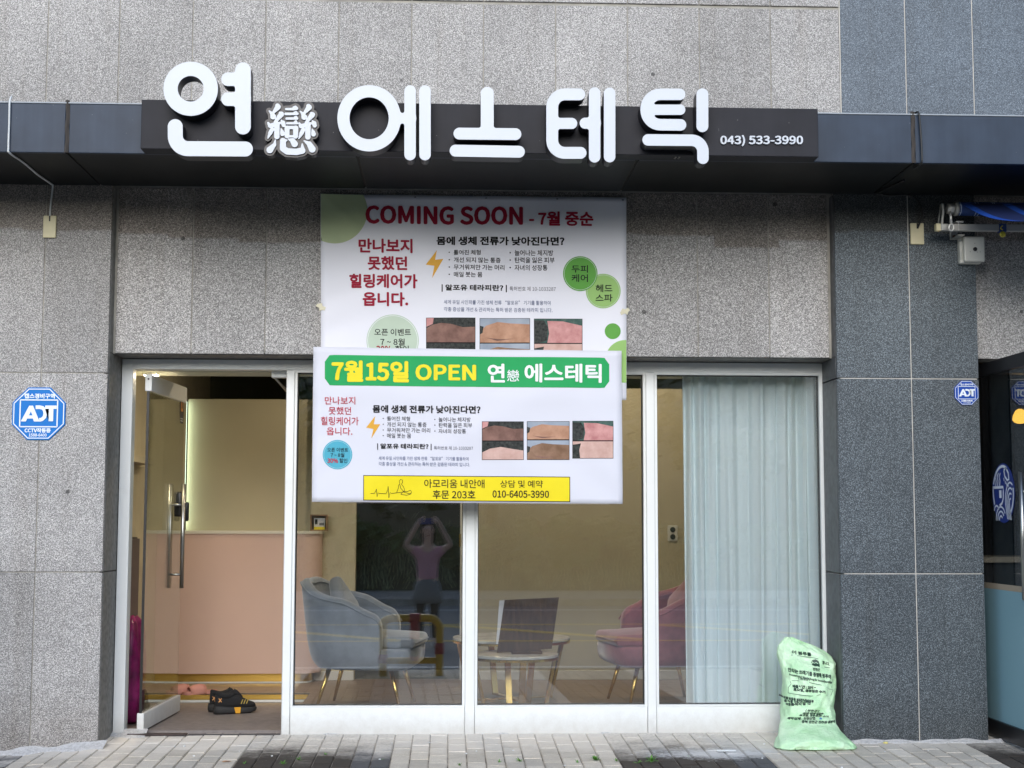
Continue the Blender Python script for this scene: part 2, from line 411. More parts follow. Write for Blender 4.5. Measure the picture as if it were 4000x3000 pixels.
def line_strip(name, pts, w, surf, m, parent):
    """ribbon of width w along pts in the drawing plane"""
    V = []; n = len(pts)
    for i, p in enumerate(pts):
        a, c_ = pts[max(i-1, 0)], pts[min(i+1, n-1)]; dx, dy = c_[0]-a[0], c_[1]-a[1]; L = hypot(dx, dy) or 1
        for s in (-1, 1): V.append(surf(p[0]-dy/L*w/2*s, p[1]+dx/L*w/2*s))
    o = mk(name, V, [(2*i, 2*i+1, 2*i+3, 2*i+2) for i in range(n-1)], m, parent)
    if sum(p.normal.y*p.area for p in o.data.polygons) > 0: o.data.flip_normals()
    return o
def arc(cx, cy, rx, ry, a0, a1, n=14): return [(cx+rx*cos(radians(a0+(a1-a0)*k/n)), cy+ry*sin(radians(a0+(a1-a0)*k/n))) for k in range(n+1)]

bullets = ['· 틀어진 체형', '· 개선 되지 않는 통증', '· 무거워져만 가는 머리', '· 매일 붓는 몸', '· 늘어나는 체지방', '· 탄력을 잃은 피부', '· 자녀의 성장통']
lead = ['만나보지', '못했던', '힐링케어가', '옵니다.']
BAG = ['이 봉투를', '합니다.', '안타는 쓰레기를 종량제 봉투에', 'Household Waste bag for incombustible', '( 진천군 )', '배출시간 : 18시 ~', '토요일, 공휴일은 수거', '재활용품을 분리하여 주십시오', '음식물 쓰레기는 전용 봉투', '배출하지 말 것', '진천군', '제작업체 : 진천산업', '충북 진천군 진천읍 행정리']
set_type(bullets + lead + BAG + ['043) 533-3990', 'COMING SOON', '- 7월 중순', '몸에 생체 전류가 낮아진다면?', '| 알포유 테라피란? |', '특허번호 제 10-1033287', '세계 유일 사인파를 가진 생체 전류 “알포유” 기기를 활용하여',
  '각종 증상을 개선 & 관리하는 특허 받은 검증된 테라피 입니다.', '두피', '케어', '헤드', '스파', '오픈 이벤트', '7 ~ 8월', '30%', '할인', '7월15일', 'OPEN', '연', '戀', '에스테틱', '아모리움 내안애', '후문 203호', '상담 및 예약', '010-6405-3990',
  '캡스경비구역', 'CCTV작동중', '1588-6400'])
# ------------------------------------------------------------------ ground
SLOPE = 0.03
def gz(x, y):
    z = SLOPE * min(y, 0.0)
    if x < -2.0: z -= min(0.075*(-2.0 - x), 0.16)
    return z
KERB_Y = -5.6
# pavement sheet (bedding) under the pavers, road, far pavement, bank
def grid(name, xs, ys, zf, m, parent=None, smooth=False):
    V = [(x, y, zf(x, y)) for y in ys for x in xs]; nx = len(xs)
    Fc = [(j*nx+i, j*nx+i+1, (j+1)*nx+i+1, (j+1)*nx+i) for j in range(len(ys)-1) for i in range(nx-1)]
    return mk(name, V, Fc, m, parent, smooth)
def lin(a, b, n): return [a + (b-a)*i/(n-1) for i in range(n)]
b = NB('joint_sand'); c = b.mix(b.mr(b.noise(7, 6, 0.7), 0.4, 0.62, 0, 1), (0.09, 0.08, 0.07), (0.46, 0.43, 0.39))
P = b.xyz(); c = b.mix(b.mr(b.math('ADD', P[1], b.math('MULTIPLY', b.noise(3, 4), 0.8)), -0.35, 0.1, 0, 0.85), c, (0.52, 0.51, 0.49))
b.l.new(c, b.b.inputs['Base Color']); b.b.inputs['Roughness'].default_value = 0.95; M['sand'] = b.m
xs = [-14, -8, -5, -4.2] + lin(-3.8, -1.9, 20) + lin(-1.7, 5, 20) + [8, 14]
pavement = grid('pavement', xs, [KERB_Y] + lin(-5, -2.2, 8) + lin(-2, -0.0, 16), lambda x, y: gz(x, y) - 0.009, M['sand'])
tag(pavement, 'block paved pavement in front of the shop', None, None, 'structure')
def paver_mat(name, base, var, dust=True):
    b = NB(name)
    g = b.mix(b.mr(b.noise(160, 3, 0.7), 0.3, 0.7, 0, 1), tuple(x*0.72 for x in base), tuple(x*1.22 for x in base))
    g = b.mix(b.mr(b.noise(16, 5), 0.35, 0.65, 0, 0.6), g, tuple(x*0.78 for x in base))
    g = b.mix(1.0, g, b.mr(b.rnd, 0, 1, 1-var, 1+var), 'MULTIPLY')
    P = b.xyz()
    # cement dust trodden out from the wall: patchy, thins towards the road
    e = b.math('ADD', P[1], b.math('MULTIPLY', b.math('SUBTRACT', b.noise(1.6, 5, 0.6), 0.5), 1.1))
    e = b.math('ADD', e, b.math('MULTIPLY', b.math('SUBTRACT', b.noise(30, 3, 0.7), 0.5), 0.28))
    e = b.math('ADD', e, b.math('MULTIPLY', b.math('SUBTRACT', b.rnd, 0.5), 0.22))
    f = b.mr(e, -0.86, -0.34, 0, 0.88, True)
    f = b.math('MULTIPLY', f, b.mr(b.noise(55, 4, 0.7), 0.25, 0.5, 0.5, 1))
    c = b.mix(f, g, b.mix(b.noise(20, 4), (0.78, 0.73, 0.655), (0.66, 0.62, 0.555)))
    # dried cement slurry spilt on the dark stripe before the right window
    dx = b.math('MULTIPLY', b.math('SUBTRACT', P[0], 1.52), 1.6); dy = b.math('MULTIPLY', b.math('ADD', P[1], 0.72), 3.6)
    rr = b.math('SQRT', b.math('ADD', b.math('MULTIPLY', dx, dx), b.math('MULTIPLY', dy, dy)))
    sl_ = b.mr(b.math('ADD', rr, b.math('MULTIPLY', b.math('SUBTRACT', b.noise(24, 5, 0.75), 0.5), 1.6)), 0.25, 0.75, 0.8, 0)
    c = b.mix(sl_, c, (0.66, 0.66, 0.66))
    sp = b.mr(b.vor(38, 'Distance'), 0.06, 0.10, 1, 0); c = b.mix(b.math('MULTIPLY', sp, b.mr(b.noise(3, 3), 0.5, 0.65, 0, 0.55)), c, (0.62, 0.61, 0.59))
    b.l.new(c, b.b.inputs['Base Color']); b.b.inputs['Roughness'].default_value = 0.88
    b.bump(b.noise(220, 4, 0.7), 0.5, 0.0015); return b.m
M['paver'] = paver_mat('pale_concrete_paver', (0.60, 0.55, 0.47), 0.13)
M['paver_brown'] = paver_mat('dark_brown_paver', (0.050, 0.040, 0.032), 0.22)
M['paver_char'] = paver_mat('charcoal_paver', (0.085, 0.086, 0.09), 0.15)
PW, PL = 0.1055, 0.211
def paver_kind(i):
    k = (i + 11) % 20                       # stripes of eight dark columns in every twenty
    if k >= 8: return 'paver'
    return 'paver_char' if k >= 6 else 'paver_brown'
def paver_mesh(kind):
    bm = bmesh.new(); bbox(bm, -PW/2+0.0028, PW/2-0.0028, -PL/2+0.0022, PL/2-0.0022, -0.03, 0.0, 0.0)
    top = [e for e in bm.edges if all(v.co.z > -0.001 for v in e.verts)]
    bmesh.ops.bevel(bm, geom=top, offset=0.004, segments=2, affect='EDGES')
    me = bpy.data.meshes.new('paver'); bm.to_mesh(me); bm.free(); me.materials.append(M[kind]); return me
PM = {k: paver_mesh(k) for k in ('paver', 'paver_brown', 'paver_char')}
cells = []
for i in range(-36, 46):
    for j in range(0, 26):
        x = (i+0.5)*PW; y = -(j+0.5)*PL - (PL/2 if i % 2 else 0.0) - 0.0
        if i % 2 and j == 0: cells.append((x, -PL/4, i, True))
        cells.append((x, y, i, False))
def visible_area(c):
    x, y, i, half = c
    if half: return -1
    q = Vector((x, y, gz(x, y))) - CAM; q = ROT.transposed() @ q
    px, py = 2000 + F*q.x/-q.z, 1500 - F*q.y/-q.z
    if px < -60 or px > 4060 or py > 3080: return -1
    return 1.0/q.length
def place(x, y, half):
    tx = 0.075 if -4.13 < x < -2.0 else 0.0
    return Vector((x, y, gz(x, y) + R.uniform(-0.0018, 0.0018)))
order = sorted(cells, key=visible_area, reverse=True)
shown, rest = order[:300], order[300:]
for (x, y, i, half) in shown:
    o = bpy.data.objects.new('paver', PM[paver_kind(i)]); COL.objects.link(o); o.parent = pavement
    o.matrix_parent_inverse = wm(pavement).inverted()
    o.location = place(x, y, half)
    o.rotation_euler = (math.atan(SLOPE) + R.uniform(-.004, .004), (-math.atan(0.075) if -4.13 < x < -2.0 else 0.0) + R.uniform(-.006, .006), R.uniform(-.006, .006))
for kind in PM:
    V = []; Fc = []
    for (x, y, i, half) in rest:
        if paver_kind(i) != kind or y < KERB_Y + 0.2: continue
        h = (PL/4 if half else PL/2) - 0.0025; w = PW/2 - 0.0028; o = len(V); dz = R.uniform(-0.0018, 0.0018)
        for ins, z in ((0, -0.02), (0, -0.003), (0.0035, 0.0)):
            for (sx, sy) in ((-1,-1),(1,-1),(1,1),(-1,1)):
                px_, py_ = x+sx*(w-ins), y+sy*(h-ins); V.append((px_, py_, gz(px_, py_)+z+dz))
        for q in (0, 4):
            for k in range(4): Fc.append((o+q+k, o+q+(k+1)%4, o+q+4+(k+1)%4, o+q+4+k))
        Fc.append((o+8, o+9, o+10, o+11))
    o = mk('paver_field', V, Fc, M[kind], pavement); tag(o, kind='stuff')
# mortar fillet swept against the left pier and along the front
b = NB('cement_mortar'); c = b.mix(b.mr(b.noise(60, 5, 0.8), 0.3, 0.6, 0, 1), (0.35, 0.34, 0.325), (0.62, 0.61, 0.60)); b.l.new(c, b.b.inputs['Base Color'])
b.b.inputs['Roughness'].default_value = 0.95; b.bump(b.noise(70, 5, 0.7), 0.8, 0.008); M['mortar'] = b.m
def mortar(name, xs, yb, wfun):
    V = []; n = 6
    for k, x in enumerate(xs):
        w = wfun(x)
        for i in range(n):
            t = i/(n-1); y = yb - w*t
            V.append((x, y, gz(x, y) + 0.004 + 0.030*(1-t)**2*min(1, w/0.10) - (0.012 if i == n-1 else 0)))
    Fc = [(k*n+i, k*n+i+1, (k+1)*n+i+1, (k+1)*n+i) for k in range(len(xs)-1) for i in range(n-1)]
    return mk(name, V, Fc, M['mortar'], pavement, True)
mortar('mortar_fillet', lin(-3.6, -1.98, 40), -0.395, lambda x: 0.055 + 0.03*sin(x*9) + 0.03*sin(x*23+1) + (0.05 if x > -2.5 else 0.0))
mortar('mortar_fillet', lin(-1.0, 2.3, 90), 0.01, lambda x: 0.05 + 0.012*sin(x*7) + 0.012*sin(x*19+2) + 0.008*sin(x*41))
mortar('mortar_fillet', lin(2.36, 3.3, 40), -0.395, lambda x: 0.045 + 0.012*sin(x*13) + 0.012*sin(x*31))
mortar('mortar_fillet', lin(-2.03, -1.82, 12), -0.02, lambda x: 0.12 + 0.03*sin(x*29))

ROADZ = SLOPE*KERB_Y - 0.13
b = NB('asphalt'); c = b.mix(b.noise(300, 3, 0.8), (0.12, 0.12, 0.122), (0.22, 0.22, 0.22)); c = b.mix(b.mr(b.noise(0.6, 5), .35, .65, 0, 0.5), c, (0.20, 0.20, 0.195))
b.l.new(c, b.b.inputs['Base Color']); b.b.inputs['Roughness'].default_value = 0.85; b.bump(b.noise(300, 3), 0.5, 0.003); M['asphalt'] = b.m
M['kerb'] = mat('granite_kerb', (0.55, 0.54, 0.51), 0.8, noise=0.25, nscale=40)
M['yellow_line'] = mat('yellow_road_paint', (0.70, 0.48, 0.08), 0.8, noise=0.3, nscale=20)
M['white_line'] = mat('white_road_paint', (0.65, 0.65, 0.62), 0.8, noise=0.3, nscale=20)
M['far_paver'] = mat('far_pavement', (0.30, 0.27, 0.24), 0.9, noise=0.3, nscale=6)
road = grid('road', lin(-70, 70, 15), lin(-18.4, KERB_Y-0.18, 6), lambda x, y: ROADZ, M['asphalt']); tag(road, 'grey asphalt road across from the shop', kind='structure')
def stripe(name, x0, x1, y0, y1, m):
    return mk(name, [(x0, y0, ROADZ+.004), (x1, y0, ROADZ+.004), (x1, y1, ROADZ+.004), (x0, y1, ROADZ+.004)], [(0, 1, 2, 3)], m, road)
stripe('yellow_line', -70, 70, -10.55, -10.40, M['yellow_line']); stripe('yellow_line', -70, 70, -13.6, -13.45, M['yellow_line'])
for k in range(-6, 7):
    x = k*3.2
    mk('yellow_hatch', [(x, -13.4, ROADZ+.004), (x+.35, -13.4, ROADZ+.004), (x+3.0, -10.6, ROADZ+.004), (x+2.65, -10.6, ROADZ+.004)], [(0, 1, 2, 3)], M['yellow_line'], road)
stripe('white_line', -70, 70, -6.35, -6.22, M['white_line']); stripe('white_line', -70, 70, -17.2, -17.05, M['white_line'])
for k in range(-10, 12):
    kb = box('kerbstone', k*1.0+.004, k*1.0+.996, KERB_Y-0.18, KERB_Y+0.0, ROADZ-0.1, SLOPE*KERB_Y+0.004, M['kerb'], pavement, 0.012, 2)
farp = box('far_pavement', -70, 70, -21.6, -18.4, ROADZ-0.3, ROADZ+0.13, M['far_paver'], None); tag(farp, 'strip of pavement across the road', kind='structure')
b = NB('bank_earth'); c = b.mix(b.mr(b.noise(1.2, 6), .35, .65, 0, 1), (0.035, 0.05, 0.018), (0.06, 0.055, 0.03)); b.l.new(c, b.b.inputs['Base Color']); b.b.inputs['Roughness'].default_value = 1; M['bank'] = b.m
def bankz(x, y): return ROADZ + 0.1 + max(0, (-21.6-y))*0.33 + 0.25*sin(x*0.7+y)*min(1, (-21.6-y)/3)
bank = grid('bank', lin(-70, 70, 57), lin(-46, -21.6, 14), bankz, M['bank'], None, True); tag(bank, 'grassy bank rising across the road', kind='structure')

# ------------------------------------------------------------------ building
GY, LY = -0.40, -0.30                      # pier / upper wall face, lintel face
bld = thing('shop_building', 'grey granite clad building with black canopy over a white framed shopfront', 'building', (0.15, -0.2, 0))
SZ = at(0, 593, -1.21).z                   # soffit height
FT = at(0, 396, -1.21).z                   # fascia top
XL, XR = -2.03, 2.345                      # opening edges
XRR = at(3823, 1404, GY).x                 # right pier's right edge
ZT = at(1500, 8, GY).z                     # groove at the top of the grey upper wall
ZB = at(0, 1455, GY).z; ZB2 = at(0, 2235, GY).z
ZLB = at(1500, 1388, LY).z                 # underside of the lintel
g = 0.0034
def panel(x0, x1, z0, z1, y, m, th=0.026):
    bm = bmesh.new(); bbox(bm, x0+g, x1-g, y, y+th, z0+g, z1-g, 0.0015, 1)
    return bmk('stone_panel', bm, M[m], bld)
# wall core behind the panels shows in the joints
def core(x0, x1, y0, z0, z1, m='sealant'): return box('wall_backing', x0, x1, y0, 0.30, z0, z1, M[m], bld)
core(-4.6, XL-0.024, GY+0.005, -0.6, SZ+0.35); core(XR+0.024, XRR-0.012, GY+0.005, -0.6, SZ+0.35, 'sealant_pale')
core(XL-0.02, XR+0.02, LY+0.005, ZLB+0.012, SZ+0.35); core(XRR-0.01, 5.2, LY+0.005, at(3900, 1404, LY).z+0.01, SZ+0.35)
core(-4.6, at(3276, 0, GY).x-0.002, GY+0.005, SZ+0.352, ZT+0.9); core(at(3276, 0, GY).x, 5.2, GY+0.005, SZ+0.352, ZT+0.9, 'sealant_pale')
# left pier
jx = at(169, 1200, GY).x
zs = [-0.35, ZB2, ZB, SZ+0.02]
for xa, xb in ((-4.2, jx-0.62), (jx-0.62, jx), (jx, XL)):
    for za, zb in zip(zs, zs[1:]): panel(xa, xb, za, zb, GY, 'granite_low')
# upper wall: grey, then blue
ux = [-3.2] + [at(p, 0, GY).x for p in (-95, 191, 470, 756, 1040, 1325, 1609, 1889, 2170, 2450, 2730, 3007, 3276)]
for xa, xb in zip(ux, ux[1:]):
    panel(xa, xb, SZ+0.1, ZT, GY, 'granite'); panel(xa, xb, ZT+0.012, ZT+0.9, GY-0.006, 'granite')
bx = [ux[-1]+0.004] + [at(p, 0, GY).x for p in (3532.7, 3795, 4065)] + [4.6]
for xa, xb in zip(bx, bx[1:]): panel(xa, xb, SZ+0.1, ZT+0.9, GY, 'granite_blue')
# right pier
zr = [-0.2, at(3600, 2241, GY).z, at(3600, 1479, GY).z, SZ+0.02]; jr = at(3575, 2100, GY).x
for xa, xb in ((XR, jr), (jr, XRR)):
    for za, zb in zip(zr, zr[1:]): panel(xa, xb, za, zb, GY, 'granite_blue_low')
# lintel over the shopfront, and the neighbour's
lx = [XL+0.012] + [at(p, 1050, LY).x for p in (752.6, 1039, 1322, 1604, 1884, 2164, 2444, 2724.6, 3003)] + [XR-0.014]
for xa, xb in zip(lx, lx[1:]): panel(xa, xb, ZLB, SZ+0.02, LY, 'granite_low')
nz = at(3900, 1404, LY).z
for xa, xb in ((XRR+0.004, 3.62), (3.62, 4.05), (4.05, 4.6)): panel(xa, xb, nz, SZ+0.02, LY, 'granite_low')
# reveals
def reveal(x0, x1, y0, y1, z0, z1, m): 
    return box('reveal_slab', x0, x1, y0, y1, z0, z1, M[m], bld, 0.002)
for za, zb in zip([-0.3, ZB2, ZB, SZ], [ZB2-.004, ZB-.004, SZ-.004]):
    pass
reveal(XL-0.022, XL, GY+0.028, 0.06, -0.3, ZB2-0.003, 'jamb'); reveal(XL-0.022, XL, GY+0.028, 0.06, ZB2+0.003, ZLB-0.0, 'jamb')
reveal(XL-0.022, XL, GY+0.028, LY+0.03, ZLB+0.003, SZ, 'jamb')
for za, zb in ((-0.2, zr[1]-.004), (zr[1]+.004, zr[2]-.004), (zr[2]+.004, ZLB)): reveal(XR, XR+0.022, GY+0.028, 0.06, za, zb, 'jamb_dark')
reveal(XR, XR+0.022, GY+0.028, LY+0.03, ZLB+0.003, SZ, 'jamb_dark')
reveal(XL+0.003, 0.1, LY+0.027, 0.06, ZLB-0.0005, ZLB+0.011, 'jamb'); reveal(0.104, XR-0.003, LY+0.027, 0.06, ZLB-0.0005, ZLB+0.011, 'jamb')
box('sealant_bead', XL+0.001, XL+0.014, LY+0.002, LY+0.02, ZLB, SZ, M['sealant'], bld)
box('sealant_bead', XR-0.014, XR-0.001, LY+0.002, LY+0.02, ZLB, SZ, M['sealant'], bld)

# canopy: core, fascia and soffit panels
CY0 = -1.21
M['trim'] = mat('grey_drip_trim', (0.30, 0.33, 0.36), 0.5)
can = box('canopy', -5.0, 5.4, CY0+0.02, GY-0.001, SZ+0.012, FT-0.006, M['joint_brown'], bld)
cj = [-5.2, -3.66, -2.10, -0.515, 1.035, 2.588, 4.14, 5.6]
for xa, xb in zip(cj, cj[1:]):
    w = 0.011
    box('fascia_panel', xa+w, xb-w, CY0, CY0+0.03, SZ, FT-0.009, M['fascia'], can, 0.003, 2)
    box('soffit_panel', xa+0.006, xb-0.006, CY0+0.032, GY-0.004, SZ+0.002, SZ+0.013, M['soffit'], can, 0.002)
    box('drip_trim', xa+0.002, xb-0.002, CY0-0.004, CY0+0.05, FT-0.008, FT, M['trim'], can, 0.002)
# the fascia joints are flashed with folded strips
for xj in (-2.10, 2.588):
    V = []; 
    for k in range(9):
        z = SZ + (FT-SZ)*k/8 + (0.012 if k == 8 else 0); wv = 0.004*sin(k*1.7+xj)
        V += [(xj-0.012+wv, CY0+0.002, z), (xj+wv*0.5, CY0-0.008, z), (xj+0.012+wv, CY0+0.002, z)]
    mk('joint_cover', V, [(3*k+a, 3*k+a+1, 3*k+a+4, 3*k+a+3) for k in range(8) for a in (0, 1)], M['joint_brown'], can)

# ------------------------------------------------------------------ white aluminium shopfront
FD = 0.05                                      # frames run from y=-0.05 to 0.05
fr_t = at(1500, 1408, -FD).z; fr_b = at(1500, 1447, -FD).z     # head rail
frame = box('window_frame', XL+0.004, XR-0.004, -FD, FD, fr_b, fr_t, M['alu'], bld, 0.004, 2)
def vpost(px0, px1, py, z0, z1, d0=-FD-0.003, name='mullion'):
    a, c_ = at(px0, py, d0).x, at(px1, py, d0).x
    return box(name, a, c_, d0, FD-0.002, z0, z1, M['alu'], frame, 0.004, 2)
box('mullion', XL+0.004, at(520, 1440, -FD).x, -FD-0.003, FD-0.003, -0.03, fr_t-0.001, M['alu'], frame, 0.004, 2)
mull = [(1120, 1153, 1440), (1818, 1857, 2050), (2521, 2556, 1440)]
posts = []
M['groove'] = mat('grey_groove', (0.30, 0.31, 0.31), 0.6)
for (p0, p1, py) in mull:
    a, c_ = at(p0, py, -FD).x, at(p1, py, -FD).x; posts.append((a, c_))
    box('mullion', a, c_, -FD-0.003, FD-0.003, -0.02, fr_b-0.0005, M['alu'], frame, 0.004, 2)
    for xx in (a+0.003, c_-0.003): box('groove', xx-0.0008, xx+0.0008, -FD-0.0036, -FD-0.002, -0.01, fr_b-0.02, M['groove'], frame)
rx0 = at(3208, 1440, -FD).x
box('mullion', rx0, XR-0.004, -FD-0.003, FD-0.003, -0.02, fr_t-0.001, M['alu'], frame, 0.004, 2)
bays = [(posts[0][1], posts[1][0]), (posts[1][1], posts[2][0]), (posts[2][1], rx0)]
sill = at(1500, 2757, -FD).z
tilts = (0.0149, 0.0060, 0.0060)
for k, (a, c_) in enumerate(bays):
    box('sill_panel', a+0.001, c_-0.001, -FD+0.004, FD-0.004, -0.02, sill-0.012, M['alu'], frame, 0.003, 2)
    bm = bmesh.new()                               # glazing beads
    i = 0.016
    bbox(bm, a, c_, -FD+0.002, FD-0.002, sill-0.012, sill, 0.002); bbox(bm, a, c_, -FD+0.002, FD-0.002, fr_b-i, fr_b, 0.002)
    bbox(bm, a, a+i, -FD+0.003, FD-0.003, sill, fr_b-i, 0.002); bbox(bm, c_-i, c_, -FD+0.003, FD-0.003, sill, fr_b-i, 0.002)
    bmk('glazing_bead', bm, M['alu'], frame)
    bm = bmesh.new(); e = 0.004
    x0, x1, z0, z1 = a+i, c_-i, sill, fr_b-i
    bbox(bm, x0, x1, -0.02, 0.02, z0, z0+e); bbox(bm, x0, x1, -0.02, 0.02, z1-e, z1); bbox(bm, x0, x0+e, -0.02, 0.02, z0+e, z1-e); bbox(bm, x1-e, x1, -0.02, 0.02, z0+e, z1-e)
    bmk('gasket', bm, M['gasket'], frame)
    # sealed double unit: its two faces are very slightly out of parallel and the unit sits a hair askew
    t, wd_ = tilts[k], 0.0016; W = x1-x0-0.004; mx_ = (x0+x1)/2
    V = []
    for (s, yo, tt) in ((-1, -0.012, t), (1, -0.012, t), (1, 0.012, t+wd_), (-1, 0.012, t+wd_)):
        for z in (z0+.002, z1-.002): V.append((mx_+s*W/2, yo + s*W/2*tt + (0.0011*((z-z0)/(z1-z0)-0.5) if yo > 0 else 0.0), z))
    Fc = [(0, 2, 3, 1), (2, 4, 5, 3), (4, 6, 7, 5), (6, 0, 1, 7), (1, 3, 5, 7), (0, 6, 4, 2)]
    mk('glass_pane', V, Fc, M['glass'], frame)

# ------------------------------------------------------------------ glass door standing open, with patch rails
DX0 = at(551, 2850, 0).x - 0.0; DXT = -1.885
def dM():                                           # local door frame: u along the leaf from the hinge, w thickness
    d = Vector((0.05, 0.95, 0)); d.normalize(); return d, Vector((d.y, -d.x, 0))
du, dw = dM(); hinge = Vector((at(548, 2850, -0.02).x, -0.03, 0.02))
DM = Matrix(((du.x, dw.x, 0, hinge.x), (du.y, dw.y, 0, hinge.y), (0, 0, 1, hinge.z), (0, 0, 0, 1)))
dz_t = fr_b - 0.03 - hinge.z
door = box('door', 0, 0.95, -0.021, 0.021, 0.0, 0.105, M['alu'], bld, 0.004, 2, M=DM); tag(door)
box('door_rail', 0, 0.95, -0.021, 0.021, dz_t-0.105, dz_t, M['alu'], door, 0.004, 2, M=DM)
box('glass_pane', 0.006, 0.94, -0.006, 0.006, 0.106, dz_t-0.106, M['glass_door'], door, M=DM)
box('edge_seal', 0.0, 0.0055, -0.008, 0.008, 0.106, dz_t-0.106, M['black'], door, M=DM)
def dp(u, w, z): return DM @ Vector((u, w, z))
hz0, hz1 = 0.84, 1.49
hz0 = at(650, 2297, 0.78).z-hinge.z; hz1 = at(650, 1890, 0.78).z-hinge.z
for s in (-1, 1):
    h = tube('pull_handle', [dp(0.80, s*0.047, hz0), dp(0.80, s*0.047, hz1)], 0.0135, M['steel'], door, 16)
for zz in (hz0+0.09, hz1-0.14):
    tube('handle_standoff', [dp(0.80, -0.046, zz), dp(0.80, 0.046, zz)], 0.008, M['steel'], door, 12)
bm = bmesh.new(); bbox(bm, 0.845, 0.905, -0.03, 0.03, hz1-0.22, hz1-0.05, 0.018, 3, DM); bmk('lock_body', bm, M['black'], door, True)
bm = bmesh.new(); bbox(bm, 0.915, 0.945, 0.02, 0.055, hz1-0.25, hz1-0.12, 0.01, 2, DM); bmk('lock_body', bm, M['black'], door, True)
tube('screw_cap', [dp(-0.001, 0, dz_t-0.03), dp(-0.003, 0, dz_t-0.03)], 0.006, M['black'], door, 12)
# security sticker on the door glass
def dsticker(name, pts, off, m, par): 
    V = [dp(u, off, z) for u, z in pts]; return mk(name, V, [tuple(range(len(V)))], m, par)
M['stk_dark'] = mat('dark_sticker', (0.02, 0.02, 0.035), 0.4); M['stk_orange'] = mat('orange_sticker_print', (0.75, 0.33, 0.08), 0.4); M['stk_white'] = mat('pale_sticker_print', (0.6, 0.6, 0.62), 0.4)
zz = at(660, 1585, 0.85).z-hinge.z
st = dsticker('sticker', [(0.83, zz+.13), (0.90, zz+.13), (0.92, zz+.06), (0.92, zz-.06), (0.90, zz-.12), (0.83, zz-.12), (0.81, zz-.06), (0.81, zz+.06)], 0.0075, M['stk_dark'], door)
st2 = dsticker('sticker_print', [(0.835, zz+.055), (0.90, zz+.055), (0.895, zz-.04), (0.84, zz-.04)], 0.0082, M['stk_orange'], door)
dsticker('sticker_print', [(0.855, zz+.03), (0.88, zz+.03), (0.88, zz-.02), (0.855, zz-.02)], 0.0088, M['stk_dark'], door)
for q in (0.085, -0.085, -0.1): dsticker('sticker_print', [(0.83, zz+q), (0.90, zz+q), (0.90, zz+q-.008), (0.83, zz+q-.008)], 0.0082, M['stk_white'], door)
# door closer on the head, folded arm
ca, cb = at(1060, 1462, 0.05), at(1117, 1462, 0.05)
cl = box('door_closer', ca.x, cb.x+0.03, 0.051, 0.10, at(1080, 1475, 0.05).z, at(1080, 1450, 0.05).z, M['alu'], frame, 0.004, 2)
tube('closer_arm', [(ca.x+0.02, 0.09, ca.z-0.02), (cb.x+0.02, 0.35, ca.z-0.13)], 0.008, M['steel'], frame)
# dark threshold strip that has come loose
box('threshold', XL+0.10, at(735, 2840, -0.05).x, -0.10, -0.055, 0.0, 0.012, mat('dark_threshold', (0.045, 0.03, 0.027), 0.5, noise=0.3, nscale=12), frame, 0.003)
box('threshold', at(735, 2840, -0.05).x+0.003, posts[0][0]-0.002, -0.07, -0.05, -0.01, 0.006, mat('dark_threshold_thin', (0.05, 0.045, 0.045), 0.5), frame, 0.002)

# ------------------------------------------------------------------ main sign
SBY, SLY = -1.335, -1.445                     # box face, letter face
sx0, sx1 = at(551, 480, SBY).x, at(3196, 500, SBY).x
sb_t = at(1900, 407, SBY).z; sb_b = at(1900, 597, SBY).z
sign = thing('shop_sign', 'long charcoal shop sign box with raised white Korean letters on the canopy', 'sign', ((sx0+sx1)/2, SBY, sb_b))
box('sign_box', sx0, sx1, SBY, CY0-0.0005, sb_b, sb_t, M['sign_black'], sign, 0.003, 2)
def hw(pts, w): return [(x, y, w) for x, y in pts]
z1 = lambda x, y: at(500+x/1.4747, 150+y/1.4747, SLY)
z2 = lambda x, y: at(1700+x/1.3825, 150+y/1.3825, SLY)
ring = lambda cx, cy, rx, ry, w: hw(arc(cx, cy, rx, ry, 0, 360, 48), w)
letters = [
 (z1, [ring(361, 290, 116, 115, 41)]),
 (z1, [hw([(662, 183), (662, 508)], 45), hw([(576, 235), (662, 235)], 39), hw([(576, 350), (662, 350)], 39)]),
 (z1, [hw([(272, 508), (272, 550)] + arc(345, 560, 73, 75, 180, 90, 10) + [(676, 637)], 43)]),
 (z1, [ring(1389, 460, 148, 156, 35), hw([(1555, 460), (1626, 460)], 30), hw([(1625, 303), (1625, 669)], 33)]),
 (z1, [hw([(1711, 303), (1711, 669)], 33)]),
 (z2, [hw([(281, 297), (281, 495)], 35), hw([(131, 514), (433, 517)], 32)]),
 (z2, [hw([(110, 606), (452, 612)], 32)]),
 (z2, [hw([(778, 302), (700, 302)] + arc(700, 372, 68, 70, 270, 180, 10) + [(632, 550)] + arc(700, 550, 68, 68, 180, 90, 10) + [(785, 618)], 32), hw([(640, 459), (737, 459)], 30)]),
 (z2, [hw([(810, 458), (860, 458)], 30), hw([(861, 295), (861, 639)], 31)]),
 (z2, [hw([(942, 297), (942, 638)], 31)]),
 (z2, [hw([(1320, 302), (1215, 302)] + arc(1215, 384, 76, 82, 270, 90, 16) + [(1325, 467)], 31), hw([(1150, 385), (1323, 385)], 28)]),
 (z2, [hw([(1443, 302), (1443, 474)], 32)]),
 (z2, [hw([(1150, 548), (1385, 550)] + arc(1385, 612, 61, 62, 270, 360, 10) + [(1446, 647)], 31)]),
]
for fn, st in letters:
    Fd, x0, y0 = stroke_field(st, 3.0, 14.0)
    extrude_loops('letter', contours(Fd, x0, y0, 3.0), fn, 0.105, M['letter_white'], M['letter_side'], sign)
